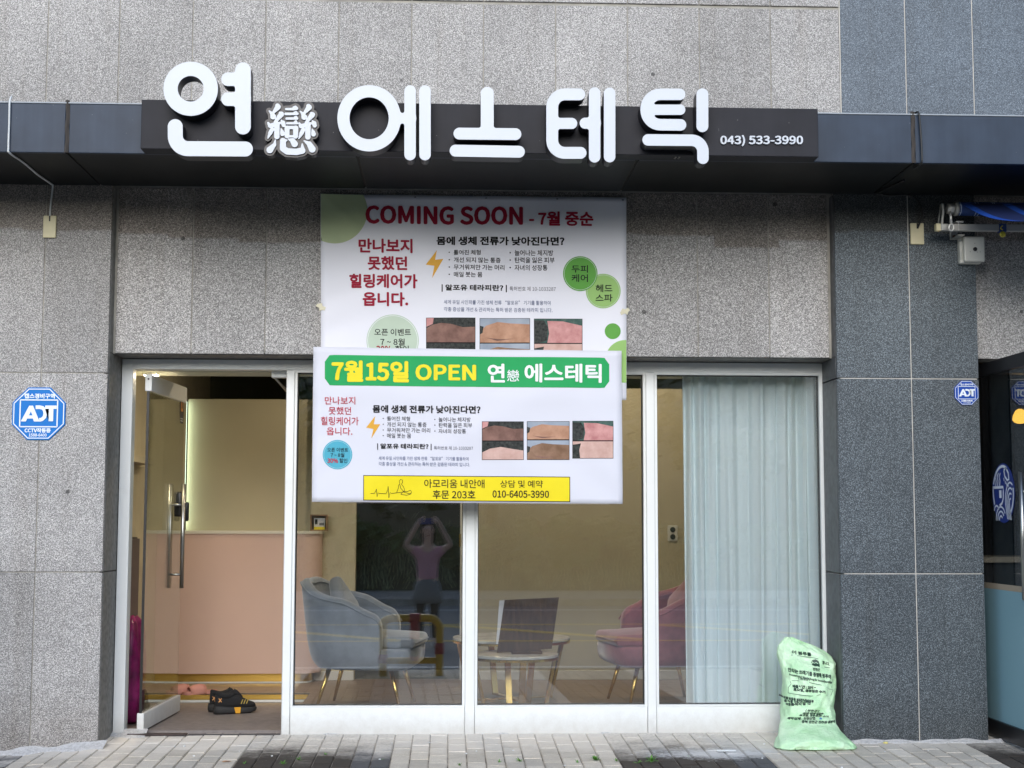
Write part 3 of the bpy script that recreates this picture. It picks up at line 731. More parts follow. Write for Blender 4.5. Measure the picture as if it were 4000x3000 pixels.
# the small Chinese character, brush strokes on a dark scalloped plate
zh = lambda x, y: at(1020+x/6.9125, 380+y/6.9125, SLY+0.035)
zp = lambda x, y: at(1020+x/6.9125, 380+y/6.9125, SLY+0.045)
def half(dx):
    o = lambda *p: [(x+dx, y+(12 if dx else 0), w) for x, y, w in p]
    return [o((440, 225, 58), (455, 260, 75), (345, 395, 40)), o((215, 365, 14), (290, 440, 48), (325, 520, 78)), o((510, 415, 30), (545, 460, 72), (430, 600, 50), (380, 670, 40)),
            o((190, 690, 26), (240, 770, 55), (430, 720, 62), (510, 690, 30)), o((545, 620, 18), (590, 690, 62), (610, 750, 55)), o((425, 730, 75), (425, 1060, 72)),
            o((300, 860, 55), (250, 960, 55), (180, 1105, 14)), o((540, 850, 16), (565, 930, 50), (578, 985, 62))]
zst = half(0) + half(838) + [
 [(675, 320, 30), (880, 318, 36), (960, 300, 42)], [(880, 275, 30), (930, 265, 38)], [(660, 450, 34), (980, 445, 34)], [(900, 415, 30), (940, 405, 36)],
 [(690, 575, 32), (970, 572, 34)], [(915, 540, 30), (945, 530, 34)], [(700, 703, 28), (970, 700, 32)], [(915, 665, 30), (940, 650, 34)],
 [(700, 830, 66), (700, 1040, 66)], [(935, 830, 70), (930, 1050, 66)], [(700, 815, 45), (930, 815, 45)], [(720, 1055, 30), (920, 1055, 30)],
 [(385, 1150, 14), (360, 1280, 48), (235, 1420, 90)], [(590, 1175, 78), (590, 1380, 85), (700, 1460, 85), (950, 1475, 85), (1110, 1440, 85)], [(1110, 1260, 18), (1120, 1400, 60)],
 [(730, 1125, 16), (850, 1170, 70), (905, 1260, 86)], [(1160, 1175, 16), (1300, 1260, 70), (1380, 1400, 92)], [(690, 1165, 22), (600, 1160, 60)]]
Fd, x0, y0 = stroke_field(zst, 7.0)
sup = extrude_loops('character_plate', contours(stroke_field(zst, 9.0, 30, 70)[0], *stroke_field(zst, 9.0, 30, 70)[1:], 9.0, 68.0), zp, 0.066, M['letter_side'], M['letter_side'], sign)
for lv in (-9.0, -7.3, -6.1, -10.4, -4.7, -3.1, 0.7, 2.0):
    if extrude_loops('letter', contours(Fd, x0, y0, 7.0, lv), zh, 0.010, M['letter_white'], M['letter_side'], sup): break
zd = lambda x, y: at(1700+x/1.3825, 150+y/1.3825, SBY-0.012)
def solid_text(name, body, x0, x1, y0, y1, surf, depth, m, parent, bold):
    o = text(name, body, x0, x1, y0, y1, surf, m, parent, bold)
    bm = bmesh.new(); bm.from_mesh(o.data)
    r = bmesh.ops.extrude_face_region(bm, geom=bm.faces[:]); bmesh.ops.translate(bm, vec=(0, depth, 0), verts=[q for q in r['geom'] if isinstance(q, bmesh.types.BMVert)])
    bm.to_mesh(o.data); bm.free(); return o
solid_text('phone_number', '043) 533-3990', 1542, 1985, 523, 580, zd, 0.011, M['letter_white'], sign, 0.022)
bm = bmesh.new(); q = at(2640, 617, SBY)
for (i, j) in ((0,0),(1,0),(0,1),(1,1)): bbox(bm, q.x+i*.02, q.x+i*.02+.009, SBY+0.03+j*.03, SBY+0.04+j*.03, sb_b-0.004, sb_b-0.001)
bmk('cable_gland', bm, M['steel'], sign)

# ------------------------------------------------------------------ banners
def vinyl(name, col):
    b_ = NB(name); b_.b.inputs['Base Color'].default_value = (*col, 1); b_.b.inputs['Roughness'].default_value = 0.5; b_.b.inputs['Specular IOR Level'].default_value = 0.2
    b_.bump(b_.noise(500, 2), 0.06, 0.001); return b_.m
def ink(name, col, r=0.5): return mat(name, col, r, spec=0.12, noise=0.025, nscale=12)
M['vinyl'] = vinyl('white_banner_vinyl', (0.72, 0.72, 0.775)); M['vinyl2'] = vinyl('bright_banner_vinyl', (0.64, 0.645, 0.71))
INK = dict(red=ink('dark_red_ink', (0.30, 0.012, 0.035)), red2=ink('red_ink', (0.48, 0.035, 0.06)), black=ink('black_ink', (0.012, 0.012, 0.014)), grey=ink('grey_ink', (0.13, 0.13, 0.16)), blue=ink('blue_grey_ink', (0.10, 0.13, 0.24)),
  g1=ink('green_ink', (0.11, 0.33, 0.06)), g2=ink('light_green_ink', (0.28, 0.47, 0.15)), g3=ink('pale_green_ink', (0.47, 0.56, 0.45)), g4=ink('olive_pale_ink', (0.43, 0.50, 0.30)), band=ink('banner_green_ink', (0.02, 0.33, 0.10)), yel=ink('yellow_ink', (0.78, 0.66, 0.03)),
  ybox=ink('yellow_panel_ink', (0.78, 0.64, 0.02)), teal=ink('teal_ink', (0.08, 0.38, 0.50)), white=ink('white_ink', (0.78, 0.80, 0.82)), gold=ink('orange_ink', (0.68, 0.36, 0.05)), tealring=ink('pale_teal_ink', (0.30, 0.55, 0.62)))
def photo_mat(name, c0, c1, sc_=16.0):
    b_ = NB(name); c = b_.mix(b_.mr(b_.noise(sc_, 4, 0.6), 0.3, 0.7, 0, 1), c0, c1); b_.l.new(c, b_.b.inputs['Base Color']); b_.b.inputs['Roughness'].default_value = 0.5; b_.b.inputs['Specular IOR Level'].default_value = 0.12; return b_.m
PH = dict(back=photo_mat('print_skin_brown', (0.14, 0.075, 0.06), (0.27, 0.15, 0.12)), tan=photo_mat('print_skin_tan', (0.36, 0.19, 0.12), (0.52, 0.30, 0.20)), pink=photo_mat('print_skin_pink', (0.42, 0.17, 0.17), (0.62, 0.33, 0.31)),
  pale=photo_mat('print_skin_pale', (0.48, 0.30, 0.25), (0.62, 0.42, 0.37)), dark=photo_mat('print_dark_cloth', (0.012, 0.014, 0.014), (0.06, 0.065, 0.06), 60), room=photo_mat('print_room_grey', (0.24, 0.28, 0.34), (0.36, 0.40, 0.46), 6), olive=photo_mat('print_skin_shade', (0.17, 0.095, 0.055), (0.30, 0.18, 0.12)), green=photo_mat('print_teal_cloth', (0.02, 0.07, 0.06), (0.09, 0.14, 0.12), 30))
def wr1(x, y):       # sag and creases of the long-hung banner
    return 0.003*math.exp(-((y-0.9*(x-90)-30)/40.0)**2) + 0.0025*sin(y*0.03+x*0.012)*math.exp(-((x-90)/260.0)**2) + 0.006*sin(x*0.0042+0.6)*sin(y*0.006) + 0.0035*sin(x*0.011+y*0.004) + 0.004*math.exp(-((y-x*0.5+10)/90.0)**2) + 0.005*math.exp(-((y+0.42*(x-2060)-20)/80.0)**2)
def wr2(x, y):
    return 0.003*sin(y*0.025+x*0.02)*math.exp(-((x-40)/220.0)**2) + 0.003*sin(y*0.022-x*0.018)*math.exp(-((x-2080)/220.0)**2) + 0.006*sin(x*0.0035+1.0) + 0.004*sin(x*0.009-y*0.006) + 0.005*math.exp(-((y-0.6*x+60)/110.0)**2) + 0.005*math.exp(-((y+0.55*(x-2080)-40)/100.0)**2) + 0.003*math.exp(-((x-1115)/9.0)**2) + 0.004*math.exp(-((y-330-0.02*x)/60.)**2)
B1Y, B2Y = -0.322, -0.352
def s1(off): return lambda x, y: at(1200+x/1.7015, 740+y/1.7015, B1Y) + Vector((0, -wr1(x, y)-off, 0))
def s2(off): return lambda x, y: at(1200+x/1.7015, 1340+y/1.7015, B2Y) + Vector((0, -wr2(x, y)-off, 0))
o1, o2, o3, o4 = 0.0016, 0.0028, 0.0040, 0.0052
def bslab(name, x0, x1, yt, yb, sl, nx, ny, surf, m, parent=None):
    """thin vinyl sheet with real thickness; sl = (top,bottom) drop towards the right"""
    V = []; N = (nx+1)*(ny+1)
    for th in (0.0, 0.0012):
        for j in range(ny+1):
            for i in range(nx+1):
                u, w = i/nx, j/ny; x = x0+(x1-x0)*u; y = (yt+sl[0]*u)*(1-w) + (yb+sl[1]*u)*w
                V.append(surf(x, y) + Vector((0, th, 0)))
    Fc = [(j*(nx+1)+i, (j+1)*(nx+1)+i, (j+1)*(nx+1)+i+1, j*(nx+1)+i+1) for j in range(ny) for i in range(nx)]
    Fc += [tuple(N+k for k in reversed(f)) for f in Fc]
    for i in range(nx): a = i; c_ = ny*(nx+1)+i; Fc += [(a, a+1, N+a+1, N+a), (c_+1, c_, N+c_, N+c_+1)]
    for j in range(ny): a = j*(nx+1); c_ = a+nx; Fc += [(a+nx+1, a, N+a, N+a+nx+1), (c_, c_+nx+1, N+c_+nx+1, N+c_)]
    return mk(name, V, Fc, m, parent, True)
def clip_circle(c, r, xa=-1e9, xb=1e9, ya=-1e9, yb=1e9, n=64):
    return [(min(max(x, xa), xb), min(max(y, ya), yb)) for x, y in disc_px(c, r, n=n)]
def photo_pair(x0, x1, y0, ym, y1, kind, s, par):
    """a framed pair of before/after back photographs printed on the banner"""
    f = cshape('photo_print', [(x0-3, y0-3), (x1+3, y0-3), (x1+3, y1+3), (x0-3, y1+3)], s(o1), INK['black'], par)
    w = x1-x0
    for k, (ya, yb) in enumerate(((y0, ym-3), (ym+4, y1))):
        h = yb-ya; bgm = [PH['dark'], PH['room'], PH['room'] if kind < 2 else PH['green']][0 if kind == 0 else 1]
        if kind == 2: bgm = PH['green'] if k == 0 else PH['pale']
        cshape('photo_background', [(x0, ya), (x1, ya), (x1, yb), (x0, yb)], s(o2), bgm, f)
        if kind == 0:
            sk = PH['back'] if k == 0 else PH['pale']
            pts = [(x0, ya+h*(.42 if k == 0 else .55)), (x0+w*.12, ya+h*.28), (x0+w*.3, ya+h*.2), (x0+w*.5, ya+h*.24), (x0+w*.75, ya+h*.38), (x1, ya+h*.36), (x1, yb), (x0, yb)]
            if k == 1: pts = [(x0, ya+h*.6), (x0+w*.18, ya+h*.4), (x0+w*.45, ya+h*.3), (x0+w*.75, ya+h*.42), (x1, ya+h*.5), (x1, yb), (x0, yb)]
            cshape('photo_figure', pts, s(o3), sk, f)
            if k == 0: cshape('photo_backdrop', [(x0, ya), (x0+w*.15, ya), (x0+w*.13, ya+h*.24), (x0, ya+h*.36)], s(o3), PH['pink'], f)
        elif kind == 1:
            sk = PH['tan'] if k == 0 else PH['olive']
            pts = [(x0, ya+h*.55), (x0+w*.12, ya+h*.3), (x0+w*.35, ya+h*.14), (x0+w*.6, ya+h*.2), (x1, ya+h*.24), (x1, yb), (x0, yb)]
            cshape('photo_figure', pts, s(o3), sk, f)
            cshape('photo_shadow', [(x0+w*.12, ya+h*.8), (x0+w*.4, ya+h*.86), (x0+w*.7, ya+h*.84), (x0+w*.35, ya+h*.93)], s(o4), PH['back'], f)
            cshape('photo_hair', [(x0, ya+h*.3), (x0+w*.07, ya+h*.34), (x0+w*.05, ya+h*.6), (x0, ya+h*.66)], s(o4), PH['dark'], f)
        else:
            sk = PH['pink'] if k == 0 else PH['pale']
            cshape('photo_figure', [(x0+w*.27, ya+h*.08), (x0+w*.6, ya+h*.1), (x1, ya+h*.28), (x1, yb), (x0+w*.27, yb), (x0+w*.31, ya+h*.6)], s(o3), sk, f)
            cshape('photo_hair', [(x0, ya+h*.05), (x0+w*.2, ya+h*.06), (x0+w*.28, ya+h*.35), (x0+w*.26, ya+h*.9), (x0+w*.1, yb), (x0, yb)] if k == 0 else [(x0, ya+h*.2), (x0+w*.2, ya+h*.12), (x0+w*.16, ya+h*.5), (x0+w*.18, yb), (x0, yb)], s(o4), PH['dark'], f)
# --- first banner
ba = thing('banner', 'white banner reading COMING SOON hung from the lintel under the canopy', 'banner', at(1850, 1562, B1Y))
bslab('sheet', 90, 2122, 30, 1392, (24, 8), 48, 40, s1(0), M['vinyl'], ba)
T = lambda *a, **k: text('print', *a, **k)
def t1(body, x0, x1, y0, y1, m, bold=0.0): return text('lettering', body, x0, x1, y0, y1, s1(o2), INK[m], ba, bold, 0.008)
cshape('printed_circle', [(92, 33)] + [(x, y) for x, y in arc(183, 143, 217, 217, -29.5, 114.8, 40)] + [(92, 340)], s1(o1), INK['g4'], ba)
t1('COMING SOON', 393, 1428, 112, 224, 'red', 0.028); t1('- 7월 중순', 1478, 1898, 150, 240, 'red', 0.024)
for w_, (a, c_, d, e) in zip(lead, ((345, 697, 330, 418), (405, 662, 447, 533), (283, 730, 563, 652), (372, 668, 685, 772))): t1(w_, a, c_, d, e, 'red', 0.024)
t1('몸에 생체 전류가 낮아진다면?', 862, 1706, 313, 367, 'black', 0.026)
for w_, (a, c_, d, e) in zip(bullets, ((940, 1152, 402, 435), (940, 1285, 452, 486), (940, 1310, 500, 535), (940, 1163, 549, 583), (1345, 1634, 402, 440), (1345, 1643, 451, 488), (1345, 1596, 501, 538))): t1(w_, a, c_, d, e, 'black', 0.006)
t1('| 알포유 테라피란? |', 895, 1325, 633, 680, 'black', 0.022); t1('특허번호 제 10-1033287', 1345, 1652, 645, 675, 'grey')
t1('세계 유일 사인파를 가진 생체 전류 “알포유” 기기를 활용하여', 908, 1617, 735, 764, 'blue'); t1('각종 증상을 개선 & 관리하는 특허 받은 검증된 테라피 입니다.', 908, 1630, 783, 812, 'blue')
cshape('lightning_bolt', [(862, 403), (788, 500), (845, 508), (830, 590), (905, 462), (850, 468)], s1(o1), INK['gold'], ba)
cshape('printed_circle', disc_px((1968, 675), 115), s1(o1), INK['g2'], ba); cshape('printed_circle', disc_px((1815, 560), 115), s1(o2), INK['g1'], ba)
for c0 in ((1968, 675, o2), (1815, 560, o3)): line_strip('circle_rim', disc_px(c0[:2], 107, n=48)+[disc_px(c0[:2], 107, n=48)[0]], 3, s1(c0[2]), INK['g3'], ba)
for w_, a, c_, d, e in (('두피', 1757, 1865, 505, 553), ('케어', 1757, 1865, 565, 615), ('헤드', 1918, 2028, 632, 682), ('스파', 1918, 2028, 697, 745)): text('lettering', w_, a, c_, d, e, s1(o4), INK['black'], ba, 0.008)
cshape('printed_circle', disc_px((568, 1005), 174), s1(o1), INK['g3'], ba); line_strip('circle_rim', disc_px((568, 1005), 166)+[disc_px((568, 1005), 166)[0]], 3, s1(o2), INK['white'], ba)
t1('오픈 이벤트', 447, 690, 925, 970, 'black', 0.008); t1('7 ~ 8월', 487, 648, 990, 1035, 'black', 0.008); t1('30%', 460, 560, 1040, 1086, 'red', 0.02); t1('할인', 585, 675, 1038, 1086, 'black', 0.01)
cshape('printed_circle', disc_px((2030, 943), 53), s1(o1), INK['g1'], ba)
cshape('printed_area', [(2120, 1002)] + arc(2112, 1130, 130, 128, 272, 180, 14) + [(1985, 1280), (2121, 1285)], s1(o1), INK['g2'], ba)
for k, (a, c_) in enumerate(((793, 1115), (1149, 1478), (1510, 1827))): photo_pair(a, c_, 856+3*k, 1019+2*k, 1180, k, s1, ba)
M['tape'] = mat('yellowed_tape', (0.60, 0.56, 0.40), 0.5)
for (x, y, a) in ((90, 780, 0.45), (2110, 812, -0.5)):
    for k, (L, aa) in enumerate(((62, a), (45, a+1.0))):
        c_, s_ = cos(aa), sin(aa)
        cshape('tape', [(x+c_*u-s_*w, y+s_*u+c_*w) for u, w in ((-L/2, -11), (L/2, -12), (L/2+3, 12), (-L/2-2, 10))], s1(o2+0.002*k), M['tape'], ba)
for (x, y) in ((718, 52), (1190, 58), (1662, 64), (2098, 70)): cshape('staple_crease', disc_px((x, y), 8, 4, 10), s1(o1), INK['grey'], ba)
# --- second banner
bb = thing('banner', 'white banner with green OPEN headline and yellow contact strip hung lowest across the windows', 'banner', at(1825, 1965, B2Y))
bslab('sheet', 42, 2088, 27, 1056, (26, 14), 48, 28, lambda x, y: s2(0)(x + (-10 if x < 100 else 8 if x > 2000 else 0)*(y/1056.0), y), M['vinyl2'], bb)
def t2(body, x0, x1, y0, y1, m, bold=0.0, sl=0.008): return text('lettering', body, x0, x1, y0, y1, s2(o3), INK[m], bb, bold, sl)
def rrect(x0, x1, y0, y1, r, sl, n=8):
    P = []
    for cx, cy, a in ((x1-r, y1-r, 0), (x0+r, y1-r, 90), (x0+r, y0+r, 180), (x1-r, y0+r, 270)): P += arc(cx, cy, r, r, a, a+90, n)
    return [(x, y+sl*(x-x0)) for x, y in P]
V = []; n_ = 60                                            # green band follows the cloth
outl = []
for i in range(n_+1):
    x = 118+(2007-118)*i/n_; d = min(x-118, 2007-x); c_ = 45-sqrt(max(0, 45**2-max(0, 45-d)**2)) if d < 45 else 0
    for j in range(7): V.append(s2(o1)(x, (80+c_)+((282-c_)-(80+c_))*j/6 + 0.0095*(x-118)))
o = mk('green_band', V, [(i*7+j, i*7+j+1, i*7+j+8, i*7+j+7) for i in range(n_) for j in range(6)], INK['band'], bb, True)
t2('7월15일', 170, 670, 122, 252, 'yel', 0.030); t2('OPEN', 725, 1117, 145, 243, 'yel', 0.026)
t2('연', 1203, 1310, 140, 258, 'white', 0.020); t2('戀', 1330, 1408, 178, 254, 'white', 0.006); t2('에스테틱', 1448, 1952, 140, 258, 'white', 0.020)
for w_, (a, c_, d, e) in zip(lead, ((118, 320, 357, 408), (143, 292, 425, 475), (92, 342, 490, 545), (130, 300, 560, 612))): t2(w_, a, c_, d, e, 'red2', 0.004)
t2('몸에 생체 전류가 낮아진다면?', 437, 1150, 414, 462, 'black', 0.022)
for w_, (a, c_, d, e) in zip(bullets, ((502, 683, 487, 516), (502, 793, 525, 556), (502, 817, 563, 594), (502, 690, 600, 631), (845, 1086, 492, 523), (845, 1096, 530, 561), (845, 1055, 570, 600))): t2(w_, a, c_, d, e, 'black', 0.0)
cshape('lightning_bolt', [(452, 487), (392, 562), (440, 572), (426, 635), (486, 540), (443, 540)], s2(o1), INK['gold'], bb)
t2('| 알포유 테라피란? |', 467, 825, 668, 709, 'black', 0.02); t2('특허번호 제 10-1033287', 842, 1102, 685, 709, 'grey')
t2('세계 유일 사인파를 가진 생체 전류 “알포유” 기기를 활용하여', 475, 1072, 752, 778, 'blue'); t2('각종 증상을 개선 & 관리하는 특허 받은 검증된 테라피 입니다.', 475, 1082, 790, 816, 'blue')
cshape('printed_circle', disc_px((202, 742), 98), s2(o1), INK['teal'], bb); line_strip('circle_rim', disc_px((202, 742), 90)+[disc_px((202, 742), 90)[0]], 3, s2(o2), INK['tealring'], bb)
t2('오픈 이벤트', 135, 272, 696, 724, 'black', 0.006); t2('7 ~ 8월', 157, 247, 731, 758, 'black', 0.006); t2('30%', 135, 205, 768, 796, 'red2', 0.02); t2('할인', 215, 267, 767, 796, 'black', 0.006)
for k, (a, c_, y0_, ym, y1_) in enumerate(((1164, 1436, 524, 651, 774), (1463, 1740, 523, 643, 774), (1765, 2031, 521, 650, 765))): photo_pair(a, c_, y0_, ym, y1_, k, s2, bb)
gridpatch('strip_border', 373, 1747, 878, 1046, 40, 6, lambda x, y: s2(o1)(x, y+0.008*(x-373)), INK['black'], bb)
gridpatch('yellow_strip', 378, 1742, 883, 1041, 40, 6, lambda x, y: s2(o2)(x, y+0.008*(x-373)), INK['ybox'], bb)
def t3(body, x0, x1, y0, y1, bold=0.0): return text('lettering', body, x0, x1, y0, y1, s2(o4), INK['black'], bb, bold, 0.006)
t3('아모리움 내안애', 778, 1178, 905, 962, 0.004); t3('후문 203호', 835, 1117, 978, 1035, 0.008); t3('상담 및 예약', 1283, 1565, 912, 960, 0.002); t3('010-6405-3990', 1233, 1605, 980, 1026, 0.012)
line_strip('line_drawing', [(422, 1000), (448, 999), (455, 985), (460, 970), (465, 1022), (472, 995), (478, 1000), (524, 1002), (532, 985), (538, 952), (543, 1030), (552, 992), (560, 1000), (590, 996), (640, 990), (680, 1002), (692, 1000)], 3.2, s2(o4), INK['black'], bb)
line_strip('line_drawing', [(595, 993), (606, 965), (608, 945), (616, 935), (612, 918), (622, 906), (634, 912), (634, 928), (626, 938), (640, 955), (648, 975), (640, 990)], 3.0, s2(o4), INK['black'], bb)
line_strip('line_drawing', [(622, 1005), (640, 985), (665, 988), (686, 978), (694, 990), (685, 1004), (660, 1012), (622, 1005)], 3.0, s2(o4), INK['black'], bb)
line_strip('line_drawing', [(616, 940), (622, 965), (640, 985), (652, 985)], 3.0, s2(o4), INK['black'], bb)

# ------------------------------------------------------------------ octagonal security plates
M['adt_blue'] = mat('blue_enamel', (0.010, 0.165, 0.52), 0.4, spec=0.15); M['adt_navy'] = mat('navy_enamel', (0.010, 0.065, 0.36), 0.4, spec=0.15); M['adt_white'] = mat('white_enamel', (0.72, 0.78, 0.84), 0.4)
def octagon(px, py, r, label, blue, lines, small=False):
    c_ = at(px, py, GY); Rr = (at(px+r, py, GY)-c_).x
    t = thing('security_plate', label, 'security sign', (c_.x, GY, c_.z), 0, None)
    def ring8(rr, y): return [(c_.x+rr*cos(pi/8+k*pi/4)/cos(pi/8), y, c_.z+rr*sin(pi/8+k*pi/4)/cos(pi/8)) for k in range(8)]
    V = ring8(Rr, GY-0.001) + ring8(Rr, GY-0.007) + ring8(Rr*0.985, GY-0.009)
    Fc = [tuple(range(23, 15, -1))] + [(k, (k+1) % 8, 8+(k+1) % 8, 8+k) for k in range(8)] + [(8+k, 8+(k+1) % 8, 16+(k+1) % 8, 16+k) for k in range(8)] + [tuple(range(8))]
    o = mk('plate', V, Fc, M[blue], t); 
    bm = bmesh.new(); bm.from_mesh(o.data); bmesh.ops.recalc_face_normals(bm, faces=bm.faces); bm.to_mesh(o.data); bm.free()
    V = ring8(Rr*0.95, GY-0.0102) + ring8(Rr*0.915, GY-0.0102)
    mk('border', V, [(k, 8+k, 8+(k+1) % 8, (k+1) % 8) for k in range(8)], M['adt_white'], t)
    sf = lambda x, y: Vector((c_.x+x*Rr, GY-0.0105, c_.z-y*Rr))
    fr = [(-.70, -.52), (.70, -.52), (.70, .50), (-.70, .50), (-.70, -.52), (.70, -.52)]
    for a, e in zip(fr, fr[1:-1]): line_strip('border', [a, e], 0.045, sf, M['adt_white'], t)
    sl2 = lambda x, y: Vector((c_.x+x*Rr, GY-0.0112, c_.z-y*Rr))
    # block letters A D T
    shape('lettering', [(-.66, .30), (-.36, -.30), (-.22, -.30), (.04, .30), (-.17, .30), (-.21, .19), (-.42, .19), (-.47, .30)], sl2, M['adt_white'], t)
    shape('lettering_counter', [(-.29, -.08), (-.36, .07), (-.23, .07)], lambda x, y: Vector((c_.x+x*Rr, GY-0.0118, c_.z-y*Rr)), M[blue], t)
    line_strip('lettering', [(-.12, -.24), (.02, -.245), (.14, -.22), (.22, -.13), (.25, 0.0), (.22, .13), (.13, .22), (.03, .24)], 0.14, lambda x, y: Vector((c_.x+x*Rr, GY-0.0114, c_.z-y*Rr)), M['adt_white'], t)
    shape('lettering', [(.24, -.31), (.67, -.31), (.67, -.18), (.55, -.18), (.55, .29), (.38, .29), (.38, -.18), (.24, -.18)], lambda x, y: Vector((c_.x+x*Rr, GY-0.0116, c_.z-y*Rr)), M['adt_white'], t)
    for body, x0, x1, y0, y1, bd in lines: text('lettering', body, x0, x1, y0, y1, sf, M['adt_white'], t, bd)
octagon(153, 1616, 104, 'blue octagonal CCTV security plate on the pale grey pier left of the door', 'adt_blue',
        [('캡스경비구역', -.55, .58, -.76, -.58, 0.03), ('CCTV작동중', -.50, .46, .56, .72, 0.03), ('1588-6400', -.34, .32, .76, .87, 0.02)])
octagon(3774, 1535, 47, 'small blue octagonal security plate on the blue grey pier beside the neighbouring door', 'adt_navy',
        [('캡스경비구역', -.50, .52, -.76, -.60, 0.03), ('1588-6400', -.46, .46, .58, .72, 0.04), ('CCTV작동중', -.3, .3, .78, .87, 0.02)])

# ------------------------------------------------------------------ cover plates, cables, detector box
M['cream'] = mat('yellowed_plastic', (0.62, 0.56, 0.36), 0.5, noise=0.08, nscale=12); M['white_pl'] = mat('aged_white_plastic', (0.58, 0.58, 0.53), 0.45); M['cable_w'] = mat('grey_white_cable', (0.55, 0.57, 0.57), 0.5); M['cable_b'] = mat('black_cable', (0.012, 0.012, 0.012), 0.5)
def cover(px0, px1, py0, py1, label):
    a, c_ = at(px0, py1, GY), at(px1, py0, GY)
    t = thing('cable_cover', label, 'cover plate', ((a.x+c_.x)/2, GY, a.z))
    box('plate', a.x, c_.x, GY-0.016, GY-0.0005, a.z, c_.z, M['cream'], t, 0.006, 3)
    box('slot', (a.x+c_.x)/2-0.004, (a.x+c_.x)/2+0.004, GY-0.0175, GY-0.0155, c_.z-0.035, c_.z-0.002, M['cable_b'], t)
    return a, c_
cover(169, 223, 844, 930, 'cream cable cover plate with a slot on the pale pier under the canopy')
cover(3555, 3606, 873, 956, 'cream cable cover plate on the blue grey pier with a black cable entering it')
FY = CY0 - 0.012
pts = [at(38, 385, FY)+Vector((0, .03, 0.02)), at(38, 400, FY), at(36, 480, FY), at(33, 575, FY), at(38, 598, FY+0.01)]
pts += [Vector((at(90, 640, -1.0).x, -1.0, SZ-0.006)), Vector((at(150, 680, -0.7).x, -0.7, SZ-0.008)), Vector((at(203, 708, -0.46).x, -0.46, SZ-0.008)), at(206, 730, GY-0.01), at(198, 800, GY-0.01), at(195, 850, GY-0.012)]
tag(tube('white_cable', smooth_path(pts, 5), 0.0055, M['cable_w']), 'white cable running over the canopy edge down to a cream cover plate', 'cable')
pts = [Vector((2.66, -0.8, SZ-0.004)), Vector((2.60, -0.5, SZ-0.006)), at(3418, 752, GY-0.01), at(3470, 764, GY-0.012), at(3545, 762, GY-0.012), at(3585, 785, GY-0.02), at(3602, 830, GY-0.03), at(3595, 862, GY-0.03), at(3584, 892, GY-0.018)]
tag(tube('black_cable', smooth_path(pts, 6), 0.006, M['cable_b']), 'black cable looping from the canopy into the cover plate on the blue grey pier', 'cable')
pts = [Vector((2.60, FY+0.03, FT+0.004)), Vector((2.615, FY-0.004, FT+0.004)), Vector((2.622, FY-0.006, FT-0.06)), Vector((2.628, FY-0.006, SZ+0.06)), Vector((2.625, FY, SZ-0.005)), Vector((2.62, CY0+0.1, SZ-0.006))]
tag(tube('black_cable', smooth_path(pts, 6), 0.006, M['cable_b']), 'black cable bent over the canopy fascia joint above the blue grey pier', 'cable')
a, c_ = at(3748, 1037, GY), at(3828, 932, GY)
t = thing('detector_box', 'white plastic detector box with a round black sensor beside the neighbouring lintel', 'detector', ((a.x+c_.x)/2, GY, a.z))
box('back_box', a.x-0.012, c_.x-0.01, GY-0.045, GY-0.0005, a.z+0.005, c_.z+0.004, M['white_pl'], t, 0.008, 3)
box('front_cover', a.x+0.006, c_.x+0.002, GY-0.075, GY-0.046, a.z+0.012, c_.z+0.0, M['white_pl'], t, 0.008, 3)
mx_, mz_ = (a.x+c_.x)/2+0.006, (a.z+c_.z)/2+0.004
tube('sensor', [(mx_, GY-0.0752, mz_), (mx_, GY-0.079, mz_)], 0.0125, M['black'], t, 20)
for (dx, dz) in ((0, .036), (-.03, -.016), (.014, -.018), (.032, -.017)): tube('pinhole', [(mx_+dx, GY-0.0745, mz_+dz), (mx_+dx, GY-0.0756, mz_+dz)], 0.0022, M['black'], t, 8)
for sx in (a.x-0.013, c_.x-0.012): box('clip', sx, sx+0.012, GY-0.055, GY-0.02, a.z+0.03, a.z+0.09, M['white_pl'], t, 0.003)

# ------------------------------------------------------------------ inside the shop
M['wall_in'] = mat('beige_wallpaper', (0.50, 0.455, 0.32), 0.85, noise=0.10, nscale=5, bump=0.3, bscale=120)
M['wall_panel'] = mat('olive_panel', (0.43, 0.39, 0.275), 0.7, noise=0.05, nscale=2)
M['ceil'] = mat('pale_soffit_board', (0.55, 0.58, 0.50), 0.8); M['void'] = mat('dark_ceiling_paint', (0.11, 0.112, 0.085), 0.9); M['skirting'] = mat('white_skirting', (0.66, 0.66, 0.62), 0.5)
M['pink'] = mat('salmon_laminate', (0.62, 0.44, 0.365), 0.55, noise=0.03, nscale=2); M['counter_top'] = mat('cream_counter_top', (0.66, 0.63, 0.53), 0.35)
b = NB('entry_floor_tile'); c = b.mix(b.mr(b.noise(22, 6, 0.7), .3, .7, 0, 1), (0.17, 0.145, 0.135), (0.255, 0.225, 0.21)); b.l.new(c, b.b.inputs['Base Color']); b.b.inputs['Roughness'].default_value = 0.55; M['tile'] = b.m
b = NB('oak_vinyl_floor'); P = b.xyz(); cv = b.n.new('ShaderNodeCombineXYZ'); b.l.new(b.math('MULTIPLY', P[0], 1.2), cv.inputs[0]); b.l.new(b.math('MULTIPLY', P[1], 9.0), cv.inputs[1])
c = b.mix(b.mr(b.noise(3, 6, 0.6, cv.outputs[0]), .3, .7, 0, 1), (0.20, 0.135, 0.085), (0.32, 0.235, 0.16)); b.l.new(c, b.b.inputs['Base Color']); b.b.inputs['Roughness'].default_value = 0.4; M['wood_floor'] = b.m
FZ, RF = 0.012, 0.062                        # entry floor, raised floor
BY = 2.38                                    # back wall face
